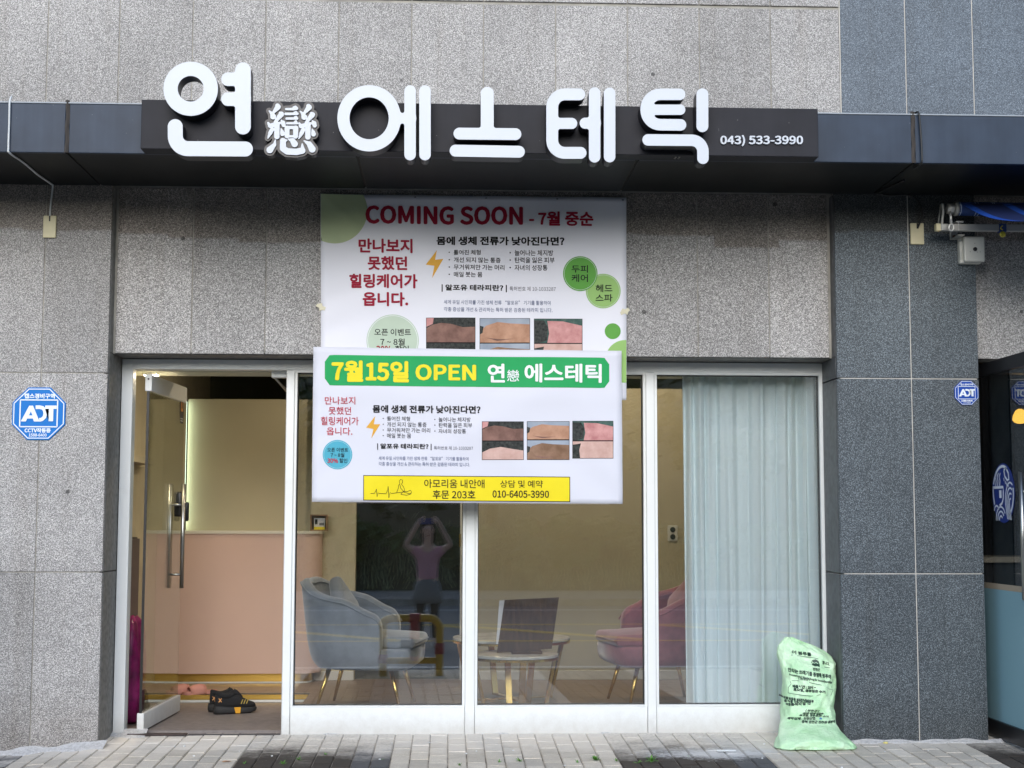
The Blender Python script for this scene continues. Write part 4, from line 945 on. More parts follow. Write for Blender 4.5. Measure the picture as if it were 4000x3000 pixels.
ZW = at(2650, 1519, BY).z                    # top of the partition walls
IX0, IX1 = -2.22, 2.62
def struct(o, label=None): return tag(o, label, kind='structure')
box_s = lambda n, *a, **k: struct(box(n, *a, **k))
STEP_Y = atZ(850, 2743, FZ).y; SPX = posts[0][1]-0.03
box_s('entry_floor', IX0, SPX, 0.045, STEP_Y, -0.2, FZ, M['tile'])
# raised floor laid in planks
rf = box_s('raised_floor', IX0, IX1, STEP_Y+0.012, 4.6, -0.2, RF-0.003, M['void']); box_s('raised_floor_front', SPX+0.002, IX1, 0.06, STEP_Y+0.011, -0.2, RF-0.003, M['void'])
n_p = 0
for k in range(30):
    y = 0.065 + k*0.15
    if y > BY: break
    x = IX0 - R.uniform(0, 1.1)
    while x < IX1:
        xa, xb = max(x, IX0 if y > STEP_Y+0.02 else SPX+0.004), min(x+1.2, IX1)
        if xb-xa > 0.03: box('plank', xa+0.001, xb-0.001, max(y, 0.062)+0.001, y+0.149, RF-0.0028, RF, M['wood_floor'], rf)
        x += 1.2
box('step_edge', IX0, SPX, STEP_Y-0.012, STEP_Y+0.0145, FZ+0.018, RF+0.002, M['brass_dull'], rf, 0.002); box('step_edge', IX0, SPX, STEP_Y-0.018, STEP_Y+0.01, FZ+0.0005, FZ+0.017, M['skirting'], rf, 0.002)
box_s('wall_left', IX0-0.1, IX0, 0.05, 4.6, -0.1, 3.0, M['wall_in']); box_s('wall_right', IX1, IX1+0.1, 0.301, 4.6, -0.1, 3.0, M['wall_in'])
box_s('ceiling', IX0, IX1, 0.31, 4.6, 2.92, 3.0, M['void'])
box_s('front_soffit', IX0, IX1, 0.305, 0.62, at(900, 1470, 0.62).z, 2.9, M['ceil'])
dxa, dxb = at(1388, 2200, BY).x, at(1797, 2200, BY).x       # doorway
bw = box_s('wall_back', dxb+0.03, IX1, BY, BY+0.1, 0, ZW, M['wall_panel'])
px_l = at(725, 1900, BY).x
box_s('wall_back_left', at(1212, 2200, BY).x, dxa, BY, BY+0.1, 0, ZW, M['wall_in']); box_s('wall_header', dxa+0.0005, dxb+0.0295, BY+0.004, BY+0.1, ZW-0.05, ZW, M['wall_panel'])
pan = box_s('wall_behind_counter', px_l, at(1210, 2200, BY).x, BY+0.05, BY+0.15, 0, at(900, 1557, BY).z, M['wall_panel'])
wr_ = box_s('wall_return', IX0, px_l-0.03, BY-0.02, BY+0.16, 0, at(900, 1553, BY).z, M['wall_in']); box('lip', px_l-0.0298, px_l-0.004, BY-0.02, BY-0.002, 0, at(900, 1553, BY).z, M['wall_in'], wr_)
for (xa, xb) in ((dxb+0.03, IX1), (at(1230, 2200, BY).x, dxa)): box('skirting', xa+0.002, xb-0.002, BY-0.012, BY-0.0005, RF, RF+0.07, M['skirting'], bw, 0.003)
box('door_casing', dxb, dxb+0.029, BY-0.02, BY+0.11, RF, ZW-0.0505, M['skirting'], bw, 0.004); box('hinge', dxb-0.006, dxb+0.004, BY-0.024, BY-0.0195, at(1800, 2110, BY).z-.05, at(1800, 2110, BY).z+.05, M['brass'], bw)
# dark rooms behind the doorway and above the partitions
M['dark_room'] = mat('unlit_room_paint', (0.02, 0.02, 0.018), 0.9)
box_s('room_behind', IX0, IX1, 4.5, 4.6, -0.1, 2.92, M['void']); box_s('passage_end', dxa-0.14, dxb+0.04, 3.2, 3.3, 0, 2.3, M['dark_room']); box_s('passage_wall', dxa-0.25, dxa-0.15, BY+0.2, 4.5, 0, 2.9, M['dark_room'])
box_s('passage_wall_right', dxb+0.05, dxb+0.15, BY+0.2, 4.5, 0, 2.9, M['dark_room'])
# vertical light strip hidden in the slot left of the panel behind the counter
zt_ = at(900, 1562, BY).z; zb_ = at(900, 2070, BY).z
lt = thing('light_strip', 'vertical white light strip in the slot beside the panel behind the counter', 'light strip', (px_l-0.02, BY+0.02, zb_))
M['led'] = mat('lit_diffuser', (0.9, 0.95, 0.9), 0.5, emit=(0.78, 1.0, 0.80), estr=3.6)
box('profile', px_l-0.0295, px_l-0.018, BY+0.0, BY+0.045, zb_, zt_, M['alu'], lt); box('diffuser', px_l-0.0175, px_l-0.011, BY+0.002, BY+0.044, zb_+0.01, zt_-0.01, M['led'], lt)
# warm ceiling downlights
def downlight(x, y, z, w, lab='round warm downlight in the dark shop ceiling between the armchairs'):
    t = thing('downlight', lab, 'downlight', (x, y, z), 0, 'warm downlights in the shop ceiling')
    v, f = lathe_data([(0.055, 0.0), (0.06, -0.004), (0.062, -0.012), (0.045, -0.012), (0.042, -0.004)], 24, (x, y, z)); mk('rim', v, f, M['alu'], t, True)
    me_ = mat('warm_lamp', (0.9, 0.8, 0.6), 0.5, emit=(1.0, 0.82, 0.58), estr=w)
    v, f = lathe_data([(0.04, -0.0125), (0.04, -0.0155)], 24, (x, y, z)); mk('lamp', v, f, me_, t)
fs_z = at(900, 1470, 0.62).z
downlight(-1.95, 0.46, fs_z, 320.0, 'round warm downlight in the pale soffit above the open glass door')
for x in (-0.3, 1.4): downlight(x, 1.5, 2.92, 650.0)
# reception counter
cY = atZ(850, 2672, RF).y; cZ = at(850, 2074, cY).z
ctr = thing('reception_counter', 'tall salmon pink reception counter with a cream top and brass plinth', 'counter', (-1.7, cY+0.3, RF))
cx1 = at(1246, 2400, cY).x
def rounded_front(x0, x1, y0, y1, z0, z1, r, m, name, par, n=8):
    P = [(x0, y1), (x0, y0)] + [(x1-r+r*sin(a*pi/2/n), y0+r-r*cos(a*pi/2/n)) for a in range(n+1)] + [(x1, y1)]
    V = [(x, y, z) for z in (z0, z1) for x, y in P]; k = len(P)
    return mk(name, V, [(i, (i+1) % k, k+(i+1) % k, k+i) for i in range(k)] + [tuple(range(k, 2*k)), tuple(range(k-1, -1, -1))], m, par)
pz0, pz1 = RF+0.012, at(850, 2632, cY).z
rounded_front(IX0+0.005, cx1, cY, cY+0.55, pz1, cZ-0.022, 0.14, M['pink'], 'front_panel', ctr)
rounded_front(IX0+0.005, cx1+0.012, cY-0.012, cY+0.56, cZ-0.0215, cZ, 0.15, M['counter_top'], 'counter_top', ctr)
rounded_front(IX0+0.005, cx1-0.06, cY+0.05, cY+0.5, RF+0.0125, pz1-0.0005, 0.1, M['brass_dull'], 'plinth', ctr)
rounded_front(IX0+0.005, cx1-0.055, cY+0.04, cY+0.505, RF+0.001, RF+0.012, 0.1, M['skirting'], 'base_trim', ctr)
# little wooden shadow box with a printed card, on the counter
a, c_ = at(1212, 2067, cY+0.12), at(1280, 2003, cY+0.12); z_ = cZ
M['walnut'] = mat('warm_wood', (0.25, 0.13, 0.055), 0.5, noise=0.2, nscale=30)
t = thing('wooden_box', 'small open wooden box holding a printed card, at the end of the counter', 'box', ((a.x+c_.x)/2, cY+0.16, z_))
h = c_.z-a.z; w = c_.x-a.x; y0 = cY+0.10
for (p, q, r_, s_) in ((0, w, 0, .010), (0, w, h-.010, h), (0, .010, .0101, h-.0101), (w-.010, w, .0101, h-.0101)): box('side', a.x+p, a.x+q, y0, y0+0.09, z_+r_+0.0005, z_+s_, M['walnut'], t, 0.001)
box('back', a.x+.0101, a.x+w-.0101, y0+.08, y0+.089, z_+.0102, z_+h-.0102, M['walnut'], t)
box('card', a.x+w*.22, a.x+w*.84, y0+.02, y0+.024, z_+.0106, z_+h*.78, M['stk_white'], t); box('card_print', a.x+w*.22, a.x+w*.84, y0+.0185, y0+.0198, z_+.0106, z_+h*.26, INK['yel'], t)
box('card_print', a.x+w*.26, a.x+w*.42, y0+.0185, y0+.0198, z_+h*.4, z_+h*.72, INK['black'], t); box('card_print', a.x+w*.52, a.x+w*.8, y0+.0185, y0+.0198, z_+h*.34, z_+h*.5, INK['grey'], t)
# twin wall socket
q = at(2627, 2083, BY)
t = thing('wall_socket', 'white double wall socket on the olive wall above the pink armchair', 'socket', (q.x, BY, q.z))
box('plate', q.x-.04, q.x+.04, BY-.012, BY-.0005, q.z-.062, q.z+.062, M['white_pl'], t, 0.006, 2)
for dz in (-.028, .028):
    v, f = lathe_data([(.021, 0), (.021, .004), (.017, .004)], 20); 
    mk('outlet', [(q.x+x, BY-.0125-z, q.z+dz+y) for x, y, z in v], f, M['black'], t)
# dark cabinet by the door, magenta bag in front of it
t = thing('cabinet', 'dark cabinet standing against the left wall just inside the door', 'cabinet', (IX0+0.06, 0.6, RF))
box('carcass', IX0+0.001, IX0+0.13, 0.30, 0.84, FZ+0.001, 1.18, mat('dark_laminate', (0.03, 0.022, 0.02), 0.5), t, 0.003)
for k in range(2): box('door_front', IX0+0.131, IX0+0.146, 0.305+k*.27, 0.57+k*.265, FZ+0.06, 1.17, mat('dark_laminate_front', (0.035, 0.03, 0.03), 0.4), t, 0.002)
box('shelf', IX0+0.001, IX0+0.10, 0.35, 1.5, at(600, 1800, 0.7).z, at(600, 1775, 0.7).z, M['wall_panel'], t)

def sack(name, label, rings, m, cat, n=28, amp=0.012, seed=1, group=None):
    """closed bag lofted through rings of (cx, cy, z, rx, ry); creased by noise"""
    rr = random.Random(seed); ph = [rr.uniform(0, 6.3) for _ in range(12)]; V = []; m_ = len(rings)
    for j, (cx, cy_, z, rx, ry) in enumerate(rings):
        for k in range(n):
            a_ = 2*pi*k/n
            d = amp*(sin(3*a_+ph[0]+j*.9)+.7*sin(5*a_-j*1.3+ph[1])+.6*sin(9*a_+j*2.1+ph[2])+.4*sin(13*a_-j*.7+ph[3]))*min(1, 6*min(rx, ry))
            V.append((cx+(rx+d)*cos(a_), cy_+(ry+d*.7)*sin(a_), z + 0.3*amp*sin(4*a_+j+ph[4])))
    Fc = [(j*n+k, j*n+(k+1) % n, (j+1)*n+(k+1) % n, (j+1)*n+k) for j in range(m_-1) for k in range(n)] + [tuple(range(n-1, -1, -1)), tuple((m_-1)*n+k for k in range(n))]
    o = mk(name, V, Fc, m, None, True); return tag(o, label, cat, group)
M['magenta'] = mat('magenta_plastic', (0.22, 0.01, 0.10), 0.35, noise=0.5, nscale=14, bump=1.0, bscale=18)
gx, gy = IX0+0.20, 0.42
sack('plastic_bag', 'tall stuffed magenta plastic bag behind the open glass door', [(gx, gy, FZ+.002, .05, .1), (gx, gy, FZ+.03, .075, .15), (gx, gy, .2, .085, .17), (gx, gy, .4, .08, .17), (gx, gy, .55, .075, .15), (gx, gy, .64, .055, .12), (gx, gy, .68, .02, .05)], M['magenta'], 'bag', n=48, amp=0.022, seed=4)

# ------------------------------------------------------------------ armchairs
def velvet(name, col):
    b_ = NB(name); c0 = b_.mix(b_.mr(b_.noise(7, 5, 0.6), .35, .65, 0, 1), tuple(x*0.8 for x in col), tuple(x*1.2 for x in col)); b_.l.new(c0, b_.b.inputs['Base Color'])
    b_.b.inputs['Roughness'].default_value = 0.8; b_.b.inputs['Sheen Weight'].default_value = 0.6; b_.b.inputs['Sheen Roughness'].default_value = 0.4; b_.bump(b_.noise(300, 2), 0.2, 0.001); return b_.m
def soft_box(name, x0, x1, y0, y1, z0, z1, r, m, parent, puff=0.0, Mx=None):
    bm = bmesh.new(); bbox(bm, x0, x1, y0, y1, z0, z1, r, 4)
    bmesh.ops.subdivide_edges(bm, edges=[e for e in bm.edges if e.calc_length() > 0.12], cuts=3, use_grid_fill=True)
    cx, cy_ = (x0+x1)/2, (y0+y1)/2
    for v in bm.verts:
        if v.co.z > (z0+z1)/2: v.co.z += puff*max(0, 1-((v.co.x-cx)/(x1-x0)*2)**2)*max(0, 1-((v.co.y-cy_)/(y1-y0)*2)**2)
        if Mx is not None: v.co = Mx @ v.co
    return bmk(name, bm, m, parent, True, True)
def armchair(label, m, m2, loc, rz, scale=1.0):
    """tub armchair, local +x is forward; shell lofted around a U, seat cushion, pillow and splayed brass legs"""
    t = thing('armchair', label, 'armchair', loc, rz)
    N = 40; sec = []
    for i in range(N+1):
        u = -1+2*i/N; au = abs(u)                     # -1..1 along the U, 0 at the middle of the back
        if au > 0.58: k = (au-0.58)/0.42; x = -0.10+0.27*k; y = math.copysign(0.355-0.012*k, u); nx, ny = 0.0, math.copysign(1, u)
        else:
            a_ = u/0.58*pi/2; x = -0.10-0.27*cos(a_)**0.8 if cos(a_) > 0 else -0.10; y = 0.355*math.copysign(abs(sin(a_))**0.85, u); nx, ny = -cos(a_), sin(a_)
        s_ = 0.5+0.5*cos(pi*min(1, au/0.98)); top = 0.645+0.20*s_**0.9 + 0.012*sin(au*12)
        if au > 0.90: top -= 0.07*((au-.90)/.10)**2
        th = 0.085-0.02*s_; lean = 0.055*s_
        bot = 0.27
        prof = [(-0.06, bot), (-0.015, bot+0.04), (lean*.3, bot+0.15), (lean*.8+.008, top-0.11), (lean+.010, top-0.03), (lean-.008, top-0.006), (lean-th*.5, top), (lean-th+.012, top-0.008), (lean-th, top-0.035), (-th, 0.40), (-th, 0.33)]
        sec.append([(x+nx*o_, y+ny*o_, z) for o_, z in prof])
    K = len(sec[0]); V = [p for s in sec for p in s]
    Fc = [(i*K+k, (i+1)*K+k, (i+1)*K+k+1, i*K+k+1) for i in range(N) for k in range(K-1)] + [tuple(range(K)), tuple(N*K+k for k in range(K-1, -1, -1))]
    o = mk('shell', V, Fc, m, t, True, True)
    bm = bmesh.new(); bm.from_mesh(o.data); bmesh.ops.recalc_face_normals(bm, faces=bm.faces); bm.to_mesh(o.data); bm.free()
    sd_ = o.modifiers.new('soft', 'SUBSURF'); sd_.levels = 1; sd_.render_levels = 1
    tube('piping', [s_[4] for s_ in sec], 0.0055, m, t, 8, True); tube('piping', [s_[8] for s_ in sec], 0.004, m, t, 8, True)
    P = [(-0.33, 0), (-0.30, .17), (-0.18, .29), (0.28, .335), (0.345, .29), (0.36, 0)]; P = P + [(x, -y) for x, y in reversed(P[1:-1])]; k = len(P)
    V = [(x*s, y*s, z) for s, z in ((0.88, .262), (0.97, .285), (1.0, .33), (1.0, .385), (0.98, .40)) for x, y in P]
    mk('seat_base', V, [(j*k+i, j*k+(i+1) % k, (j+1)*k+(i+1) % k, (j+1)*k+i) for j in range(4) for i in range(k)] + [tuple(range(4*k, 5*k)), tuple(range(k-1, -1, -1))], m, t, True, True)
    tube('piping', smooth_path([(0.372, y_, 0.437+0.0*y_) for y_ in (-.25, -.12, 0, .12, .25)], 3), 0.004, m, t, 8, True)
    soft_box('seat_cushion', -0.26, 0.37, -0.275, 0.275, 0.40, 0.475, 0.03, m, t, 0.03)
    Mx = Matrix.Translation((-0.16, 0.05, 0.66)) @ Matrix.Rotation(radians(-25), 4, 'Y') @ Matrix.Rotation(radians(40), 4, 'X')
    soft_box('pillow', -0.05, 0.05, -0.16, 0.16, -0.16, 0.16, 0.045, m2, t, 0.0, Mx)
    for sx, sy in ((1, 1), (1, -1), (-1, 1), (-1, -1)):
        tube('leg', [(0.20*sx, 0.20*sy, 0.285), (0.28*sx, 0.255*sy, 0.0)], [0.017, 0.009], M['brass'], t, 12, True)
    return t
blue = velvet('blue_grey_velvet', (0.19, 0.205, 0.225)); rose = velvet('dusty_rose_velvet', (0.30, 0.115, 0.13)); tan = velvet('tan_velvet', (0.30, 0.22, 0.16))
armchair('blue grey velvet tub armchair with brass legs in front of the dark doorway', blue, blue, (at(1432, 2600, 0.80).x, 0.80, RF), radians(-9))
armchair('dusty pink velvet tub armchair with brass legs half behind the curtain', rose, rose, (at(2565, 2600, 1.0).x, 0.95, RF), radians(180+10))

# ------------------------------------------------------------------ nesting coffee tables
b = NB('pale_marble'); c = b.mix(b.mr(b.noise(6, 8, 0.7), .45, .6, 0, 1), (0.62, 0.60, 0.54), (0.42, 0.40, 0.36)); b.l.new(c, b.b.inputs['Base Color']); b.b.inputs['Roughness'].default_value = 0.2; M['marble'] = b.m
def coffee_table(label, x, y, r, h, rot, nleg=4):
    t = thing('coffee_table', label, 'coffee table', (x, y, RF), rot)
    v, f = lathe_data([(r-.012, h-.02), (r-.003, h-.018), (r-.003, h-.002), (r-.006, h)], 48); mk('table_top', v, f, M['marble'], t, False, True)
    v, f = lathe_data([(r-.02, h-.036), (r, h-.036), (r, h-.0205), (r-.02, h-.0205)], 48); mk('rim', v, f, M['brass'], t, False, True)
    for k in range(nleg):
        a_ = 2*pi*k/nleg; Mx = Matrix.Rotation(a_, 4, 'Z'); bm = bmesh.new()
        q = [(r-.03, h-.037), (r-.012, h-.037), (r*.74, .0), (r*.74-.02, .0)]
        vv = [bm.verts.new(Mx @ Vector((px_, s*.02, pz))) for s in (-1, 1) for px_, pz in q]
        for fc in ((0, 1, 2, 3), (7, 6, 5, 4), (0, 4, 5, 1), (1, 5, 6, 2), (2, 6, 7, 3), (3, 7, 4, 0)): bm.faces.new([vv[i] for i in fc])
        bmesh.ops.recalc_face_normals(bm, faces=bm.faces); bmk('leg', bm, M['brass'], t, False, True)
        bm = bmesh.new(); bbox(bm, 0.02, r*.74-.021, -.0195, .0195, 0.001, .012, 0, 1, Mx); bmk('base_bar', bm, M['brass'], t, False, True)
    v, f = lathe_data([(0.045, 0.0005), (0.045, .0135)], 24); mk('base_hub', v, f, M['brass'], t, False, True)
    return t
q = at(1997, 2487, 1.15); coffee_table('large round marble coffee table with brass legs, behind the small one', q.x, 1.15, 0.41, q.z-RF, 0.35)
q = at(2012, 2552, 0.66); coffee_table('small round marble coffee table with brass legs carrying the wooden board', q.x, 0.66, 0.29, q.z-RF, 0.15); tz = q.z
# dark wooden menu board on a foot, a white sheet clipped behind it
b = NB('dark_stained_wood'); P = b.xyz(); cv = b.n.new('ShaderNodeCombineXYZ'); b.l.new(b.math('MULTIPLY', P[0], 30), cv.inputs[0]); b.l.new(b.math('MULTIPLY', P[2], 4), cv.inputs[2])
c = b.mix(b.mr(b.noise(1.5, 7, 0.7, cv.outputs[0]), .35, .65, 0, 1), (0.05, 0.028, 0.014), (0.13, 0.075, 0.04)); b.l.new(c, b.b.inputs['Base Color']); b.b.inputs['Roughness'].default_value = 0.8; b.b.inputs['Specular IOR Level'].default_value = 0.1; M['dark_wood'] = b.m
by = 0.64; cor = [at(1800+x/1.8433, 1950+y/1.8433, by) for x, y in ((320, 740), (715, 720), (655, 1085), (260, 1115))]
dzb = tz + 0.004 - min(p.z for p in cor)
cor = [p + Vector((0, 0.10*((p.z-tz)/0.35), max(0, dzb))) for p in cor]
t = thing('wooden_board', 'dark stained wooden board tilted on its foot on the small table', 'board', ((cor[2]+cor[3])/2))
V = cor + [p+Vector((0, .014, 0)) for p in cor]
mk('panel', V, [(3, 2, 1, 0), (4, 5, 6, 7), (0, 1, 5, 4), (1, 2, 6, 5), (2, 3, 7, 6), (3, 0, 4, 7)], M['dark_wood'], t)
ps = [p+Vector((-0.035, .02, -0.004)) for p in (cor[0], cor[1], cor[2], cor[3])]; ps = [ps[0], ps[0]+(ps[1]-ps[0])*.6, ps[3]+(ps[2]-ps[3])*.6+Vector((0.02,0,.06)), ps[3]+Vector((.03, 0, .06))]
mk('paper', ps + [p+Vector((0, .001, 0)) for p in ps], [(3, 2, 1, 0), (4, 5, 6, 7), (0, 1, 5, 4), (1, 2, 6, 5), (2, 3, 7, 6), (3, 0, 4, 7)], M['stk_white'], t)
f0 = at(2000, 2555, by-.04); f1 = at(2118, 2550, by-.04); box('foot', f0.x, f1.x, by-.05, by+.12, tz+.0005, tz+.016, M['dark_wood'], t, 0.002)

# ------------------------------------------------------------------ sheer curtain
m_ = bpy.data.materials.new('sheer_curtain'); m_.use_nodes = True; n_ = m_.node_tree.nodes; l_ = m_.node_tree.links; n_.remove(n_['Principled BSDF'])
d1 = n_.new('ShaderNodeBsdfDiffuse'); d1.inputs[0].default_value = (0.83, 0.95, 1.0, 1); d2 = n_.new('ShaderNodeBsdfTranslucent'); d2.inputs[0].default_value = (0.83, 0.95, 1.0, 1); tr = n_.new('ShaderNodeBsdfTransparent')
m1 = n_.new('ShaderNodeMixShader'); m1.inputs[0].default_value = 0.12; l_.new(d1.outputs[0], m1.inputs[1]); l_.new(d2.outputs[0], m1.inputs[2])
m2 = n_.new('ShaderNodeMixShader'); m2.inputs[0].default_value = 0.93; l_.new(tr.outputs[0], m2.inputs[1]); l_.new(m1.outputs[0], m2.inputs[2]); l_.new(m2.outputs[0], n_['Material Output'].inputs[0]); M['sheer'] = m_
cxa, cxb = at(2668, 2100, 0.2).x, at(3215, 2100, 0.2).x; cz1 = fr_b + 0.05; V = []; nx, ny = 260, 16
for j in range(ny+1):
    w_ = j/ny
    for i in range(nx+1):
        u = i/nx; x = cxa+(cxb-cxa)*u + 0.006*sin(u*61+w_*2.0) + 0.012*(w_-.5)*(0.5-u)
        fa = 0.35+0.65*(0.5+0.5*sin(u*7.3+1.2))**2; y = 0.14 + 0.020*fa*sin(u*86+0.9*sin(w_*2.2+u*9)) + 0.014*sin(u*31+1.0+w_*.9) + 0.007*fa*sin(u*163+2*w_)
        V.append((x, y, cz1-(cz1-RF-.012)*w_))
cu_ = thing('curtain', 'pale blue sheer curtain hanging in folds behind the right window', 'curtain', ((cxa+cxb)/2, .2, RF))
mk('cloth', V, [(j*(nx+1)+i, (j+1)*(nx+1)+i, (j+1)*(nx+1)+i+1, j*(nx+1)+i+1) for j in range(ny) for i in range(nx)], M['sheer'], cu_, True)
V2 = [(x, y-.0015, RF+.012+.045*k) for k in (0, 1) for (x, y, z) in V[-(nx+1):]]
mk('hem', V2, [(i, i+1, nx+2+i, nx+1+i) for i in range(nx)], M['sheer'], cu_, True)
box('track', cxa-.03, cxb+.02, .17, .23, cz1+.001, cz1+.03, M['alu'], cu_)
# strip lamp tube and small fan silhouette in the dark ceiling void
q0, q1 = at(871, 1515, 3.0), at(909, 1539, 3.6)
tag(tube('tube_lamp', [(q0.x, 3.0, 2.86), (q0.x+.12, 3.6, 2.86)], .012, M['alu']), 'unlit thin tube lamp under the dark ceiling', 'lamp')

# ------------------------------------------------------------------ footwear at the door
M['orange'] = mat('orange_rubber', (0.72, 0.34, 0.02), 0.5); M['orange_x'] = mat('orange_print', (0.75, 0.36, 0.12), 0.6); M['gold_print'] = mat('dull_gold_print', (0.38, 0.28, 0.06), 0.5); M['slip_pink'] = mat('pink_foam', (0.55, 0.25, 0.20), 0.7); M['sole'] = mat('black_rubber', (0.018, 0.018, 0.018), 0.7)
def sneaker(label, loc, rz, s=1.0, group=None):
    """local +x is the toe; lofted upper with a padded collar, chunky sole"""
    t = thing('sneaker', label, 'shoe', loc, rz, group); t.scale = (1, 1, 1.3)
    def loft(name, secs, m, n=20, sub=1):
        V = []
        for (x, w, z0, z1, p) in secs:
            for k in range(n):
                a_ = 2*pi*k/n; cy_, cz = cos(a_), sin(a_)
                V.append((x*s, w*math.copysign(abs(cy_)**p, cy_)*s, ((z0+z1)/2+(z1-z0)/2*math.copysign(abs(cz)**p, cz))*s))
        m_ = len(secs); return mk(name, V, [(j*n+k, j*n+(k+1) % n, (j+1)*n+(k+1) % n, (j+1)*n+k) for j in range(m_-1) for k in range(n)] + [tuple(range(n-1, -1, -1)), tuple((m_-1)*n+k for k in range(n))], m, t, True, True)
    loft('sole', [(-.142, .012, .012, .03, 1), (-.138, .034, .002, .045, .6), (-.10, .043, 0, .044, .5), (-.03, .040, 0, .038, .5), (.05, .046, 0, .034, .5), (.10, .046, .001, .034, .5), (.135, .03, .008, .034, .6), (.147, .01, .016, .028, 1)], M['sole'])
    loft('upper', [(-.131, .010, .03, .07, 1), (-.128, .028, .03, .098, .8), (-.10, .036, .03, .102, .8), (-.06, .038, .03, .088, .8), (-.02, .039, .03, .098, .8), (.02, .041, .03, .096, .8), (.06, .043, .028, .076, .8), (.10, .042, .028, .062, .8), (.128, .03, .028, .054, .8), (.14, .008, .03, .042, 1)], M['black_matt'])
    pts = [(-.118, 0, .103), (-.10, .028, .098), (-.06, .032, .090), (-.02, .024, .098), (-.005, 0, .108), (-.02, -.024, .098), (-.06, -.032, .090), (-.10, -.028, .098), (-.118, 0, .103)]
    tube('collar', [Vector(p)*s for p in smooth_path(pts, 4)], .0115*s, M['black_matt'], t, 10, True)
    loft('tongue', [(-.012, .012, .09, .104, 1), (-.002, .024, .088, .125, .8), (.014, .022, .086, .118, .8), (.05, .014, .078, .088, 1)], M['black_matt'], 14)
    for sy in (-1, 1):
        q = [(-.002, .004), (.028, .004), (.032, .034), (-.012, .034)]
        mk('sole_patch', [(x*s, sy*(.0475+.0004)*s, z*s) for x, z in q] + [(x*s, sy*.042*s, z*s) for x, z in q], [(0, 1, 2, 3), (0, 4, 5, 1), (1, 5, 6, 2), (2, 6, 7, 3), (3, 7, 4, 0)], M['orange'], t, False, True)
        for x0 in (.03, .048, .066): mk('side_stripe', [(p*s, sy*.0445*s, z*s) for p, z in ((x0, .05), (x0+.007, .05), (x0+.018, .072), (x0+.011, .072))] , [(0, 1, 2, 3)], M['gold_print'], t, False, True)
    for k in (-1, 1):
        mk('heel_cross', [(-.1335*s, (y)*s, z*s) for y, z in ((-.012, .064), (-.009, .061), (.012, .081), (.009, .084))] if k == 1 else [(-.1337*s, y*s, z*s) for y, z in ((.012, .064), (.009, .061), (-.012, .081), (-.009, .084))], [(0, 1, 2, 3)], M['orange_x'], t, False, True)
        yy = -.040
        mk('side_cross', [((x)*s, (yy if x > -.115 else yy+.003)*s, z*s) for x, z in (((-.116, .064), (-.113, .061), (-.094, .080), (-.097, .083)) if k == 1 else ((-.094, .064), (-.097, .061), (-.116, .080), (-.113, .083)))], [(0, 1, 2, 3)], M['orange_x'], t, False, True)
    return t
q = atZ(905, 2786, FZ); sneaker('black sneaker with orange heel crosses, the nearer of the pair in the doorway', (q.x+.02, q.y-.01, FZ+.001), radians(20), 1.0)
sneaker('black sneaker pressed behind its mate on the doorway floor', (q.x-.03, q.y+.092, FZ+.001), radians(13), 1.0)
def slipper(label, loc, rz):
    t = thing('slipper', label, 'slipper', loc, rz, 'pink slippers on the step')
    P = [(-.125, .0), (-.11, .036), (-.03, .036), (.06, .046), (.11, .038), (.128, 0)]; P = P + [(x, -y) for x, y in reversed(P[1:-1])]; P = smooth_path([(x, y, 0) for x, y in P+[P[0]]], 4)[:-1]; k = len(P)
    mk('sole', [(p.x, p.y, z) for z in (0, .022) for p in P], [(i, (i+1) % k, k+(i+1) % k, k+i) for i in range(k)] + [tuple(range(k, 2*k)), tuple(range(k-1, -1, -1))], M['slip_pink'], t, False, True)
    V = []; n = 14
    for (x, w, h_) in ((-.035, .044, .056), (.0, .047, .064), (.045, .049, .060), (.085, .046, .046)):
        for th in (0, .006):
            for i in range(n+1): a_ = pi*i/n; V.append((x, (w-th)*cos(a_), .006+(h_-th)*sin(a_)**.7))
    Fc = []; q_ = n+1
    for j in range(3):
        for i in range(n): a_ = (2*j)*q_+i; Fc.append((a_, a_+1, a_+1+2*q_, a_+2*q_)); a_ = (2*j+1)*q_+i; Fc.append((a_+1, a_, a_+2*q_, a_+1+2*q_))
    for j in (0, 3):
        for i in range(n): a_ = 2*j*q_+i; Fc.append((a_, a_+q_, a_+q_+1, a_+1))
    mk('strap', V, Fc, M['slip_pink'], t, True, True)
lb = 'pink foam slide slipper on the raised floor behind the glass door'
q = atZ(752, 2712, RF); slipper(lb, (q.x+.05, q.y+.02, RF+.001), radians(-150)); slipper('pink foam slide slipper half hidden by the rail of the glass door', (q.x-.07, q.y+.04, RF+.001), radians(-152))

# ------------------------------------------------------------------ green rubbish bag leaning in the corner
b = NB('thin_green_plastic'); c = b.mix(b.mr(b.noise(9, 4), .35, .65, 0, 1), (0.44, 0.72, 0.42), (0.62, 0.85, 0.58)); b.l.new(c, b.b.inputs['Base Color'])
ve = b.n.new('ShaderNodeTexVoronoi'); ve.feature = 'DISTANCE_TO_EDGE'; ve.inputs['Scale'].default_value = 7; wv = b.n.new('ShaderNodeVectorMath'); wv.operation = 'ADD'; b.l.new(b.pos, wv.inputs[0]); b.l.new(b.noise(6, 4, 0.6, None, 'Color'), wv.inputs[1]); b.l.new(wv.outputs[0], ve.inputs['Vector'])
b.b.inputs['Roughness'].default_value = 0.45; b.bump(b.math('ADD', b.math('MULTIPLY', b.noise(14, 6, 0.6), 0.7), b.math('MULTIPLY', b.math('MINIMUM', ve.outputs[0], 0.25), 1.0)), 0.55, 0.016); b.b.inputs['Transmission Weight'].default_value = 0.0; M['bag_green'] = b.m
BGY = -0.23
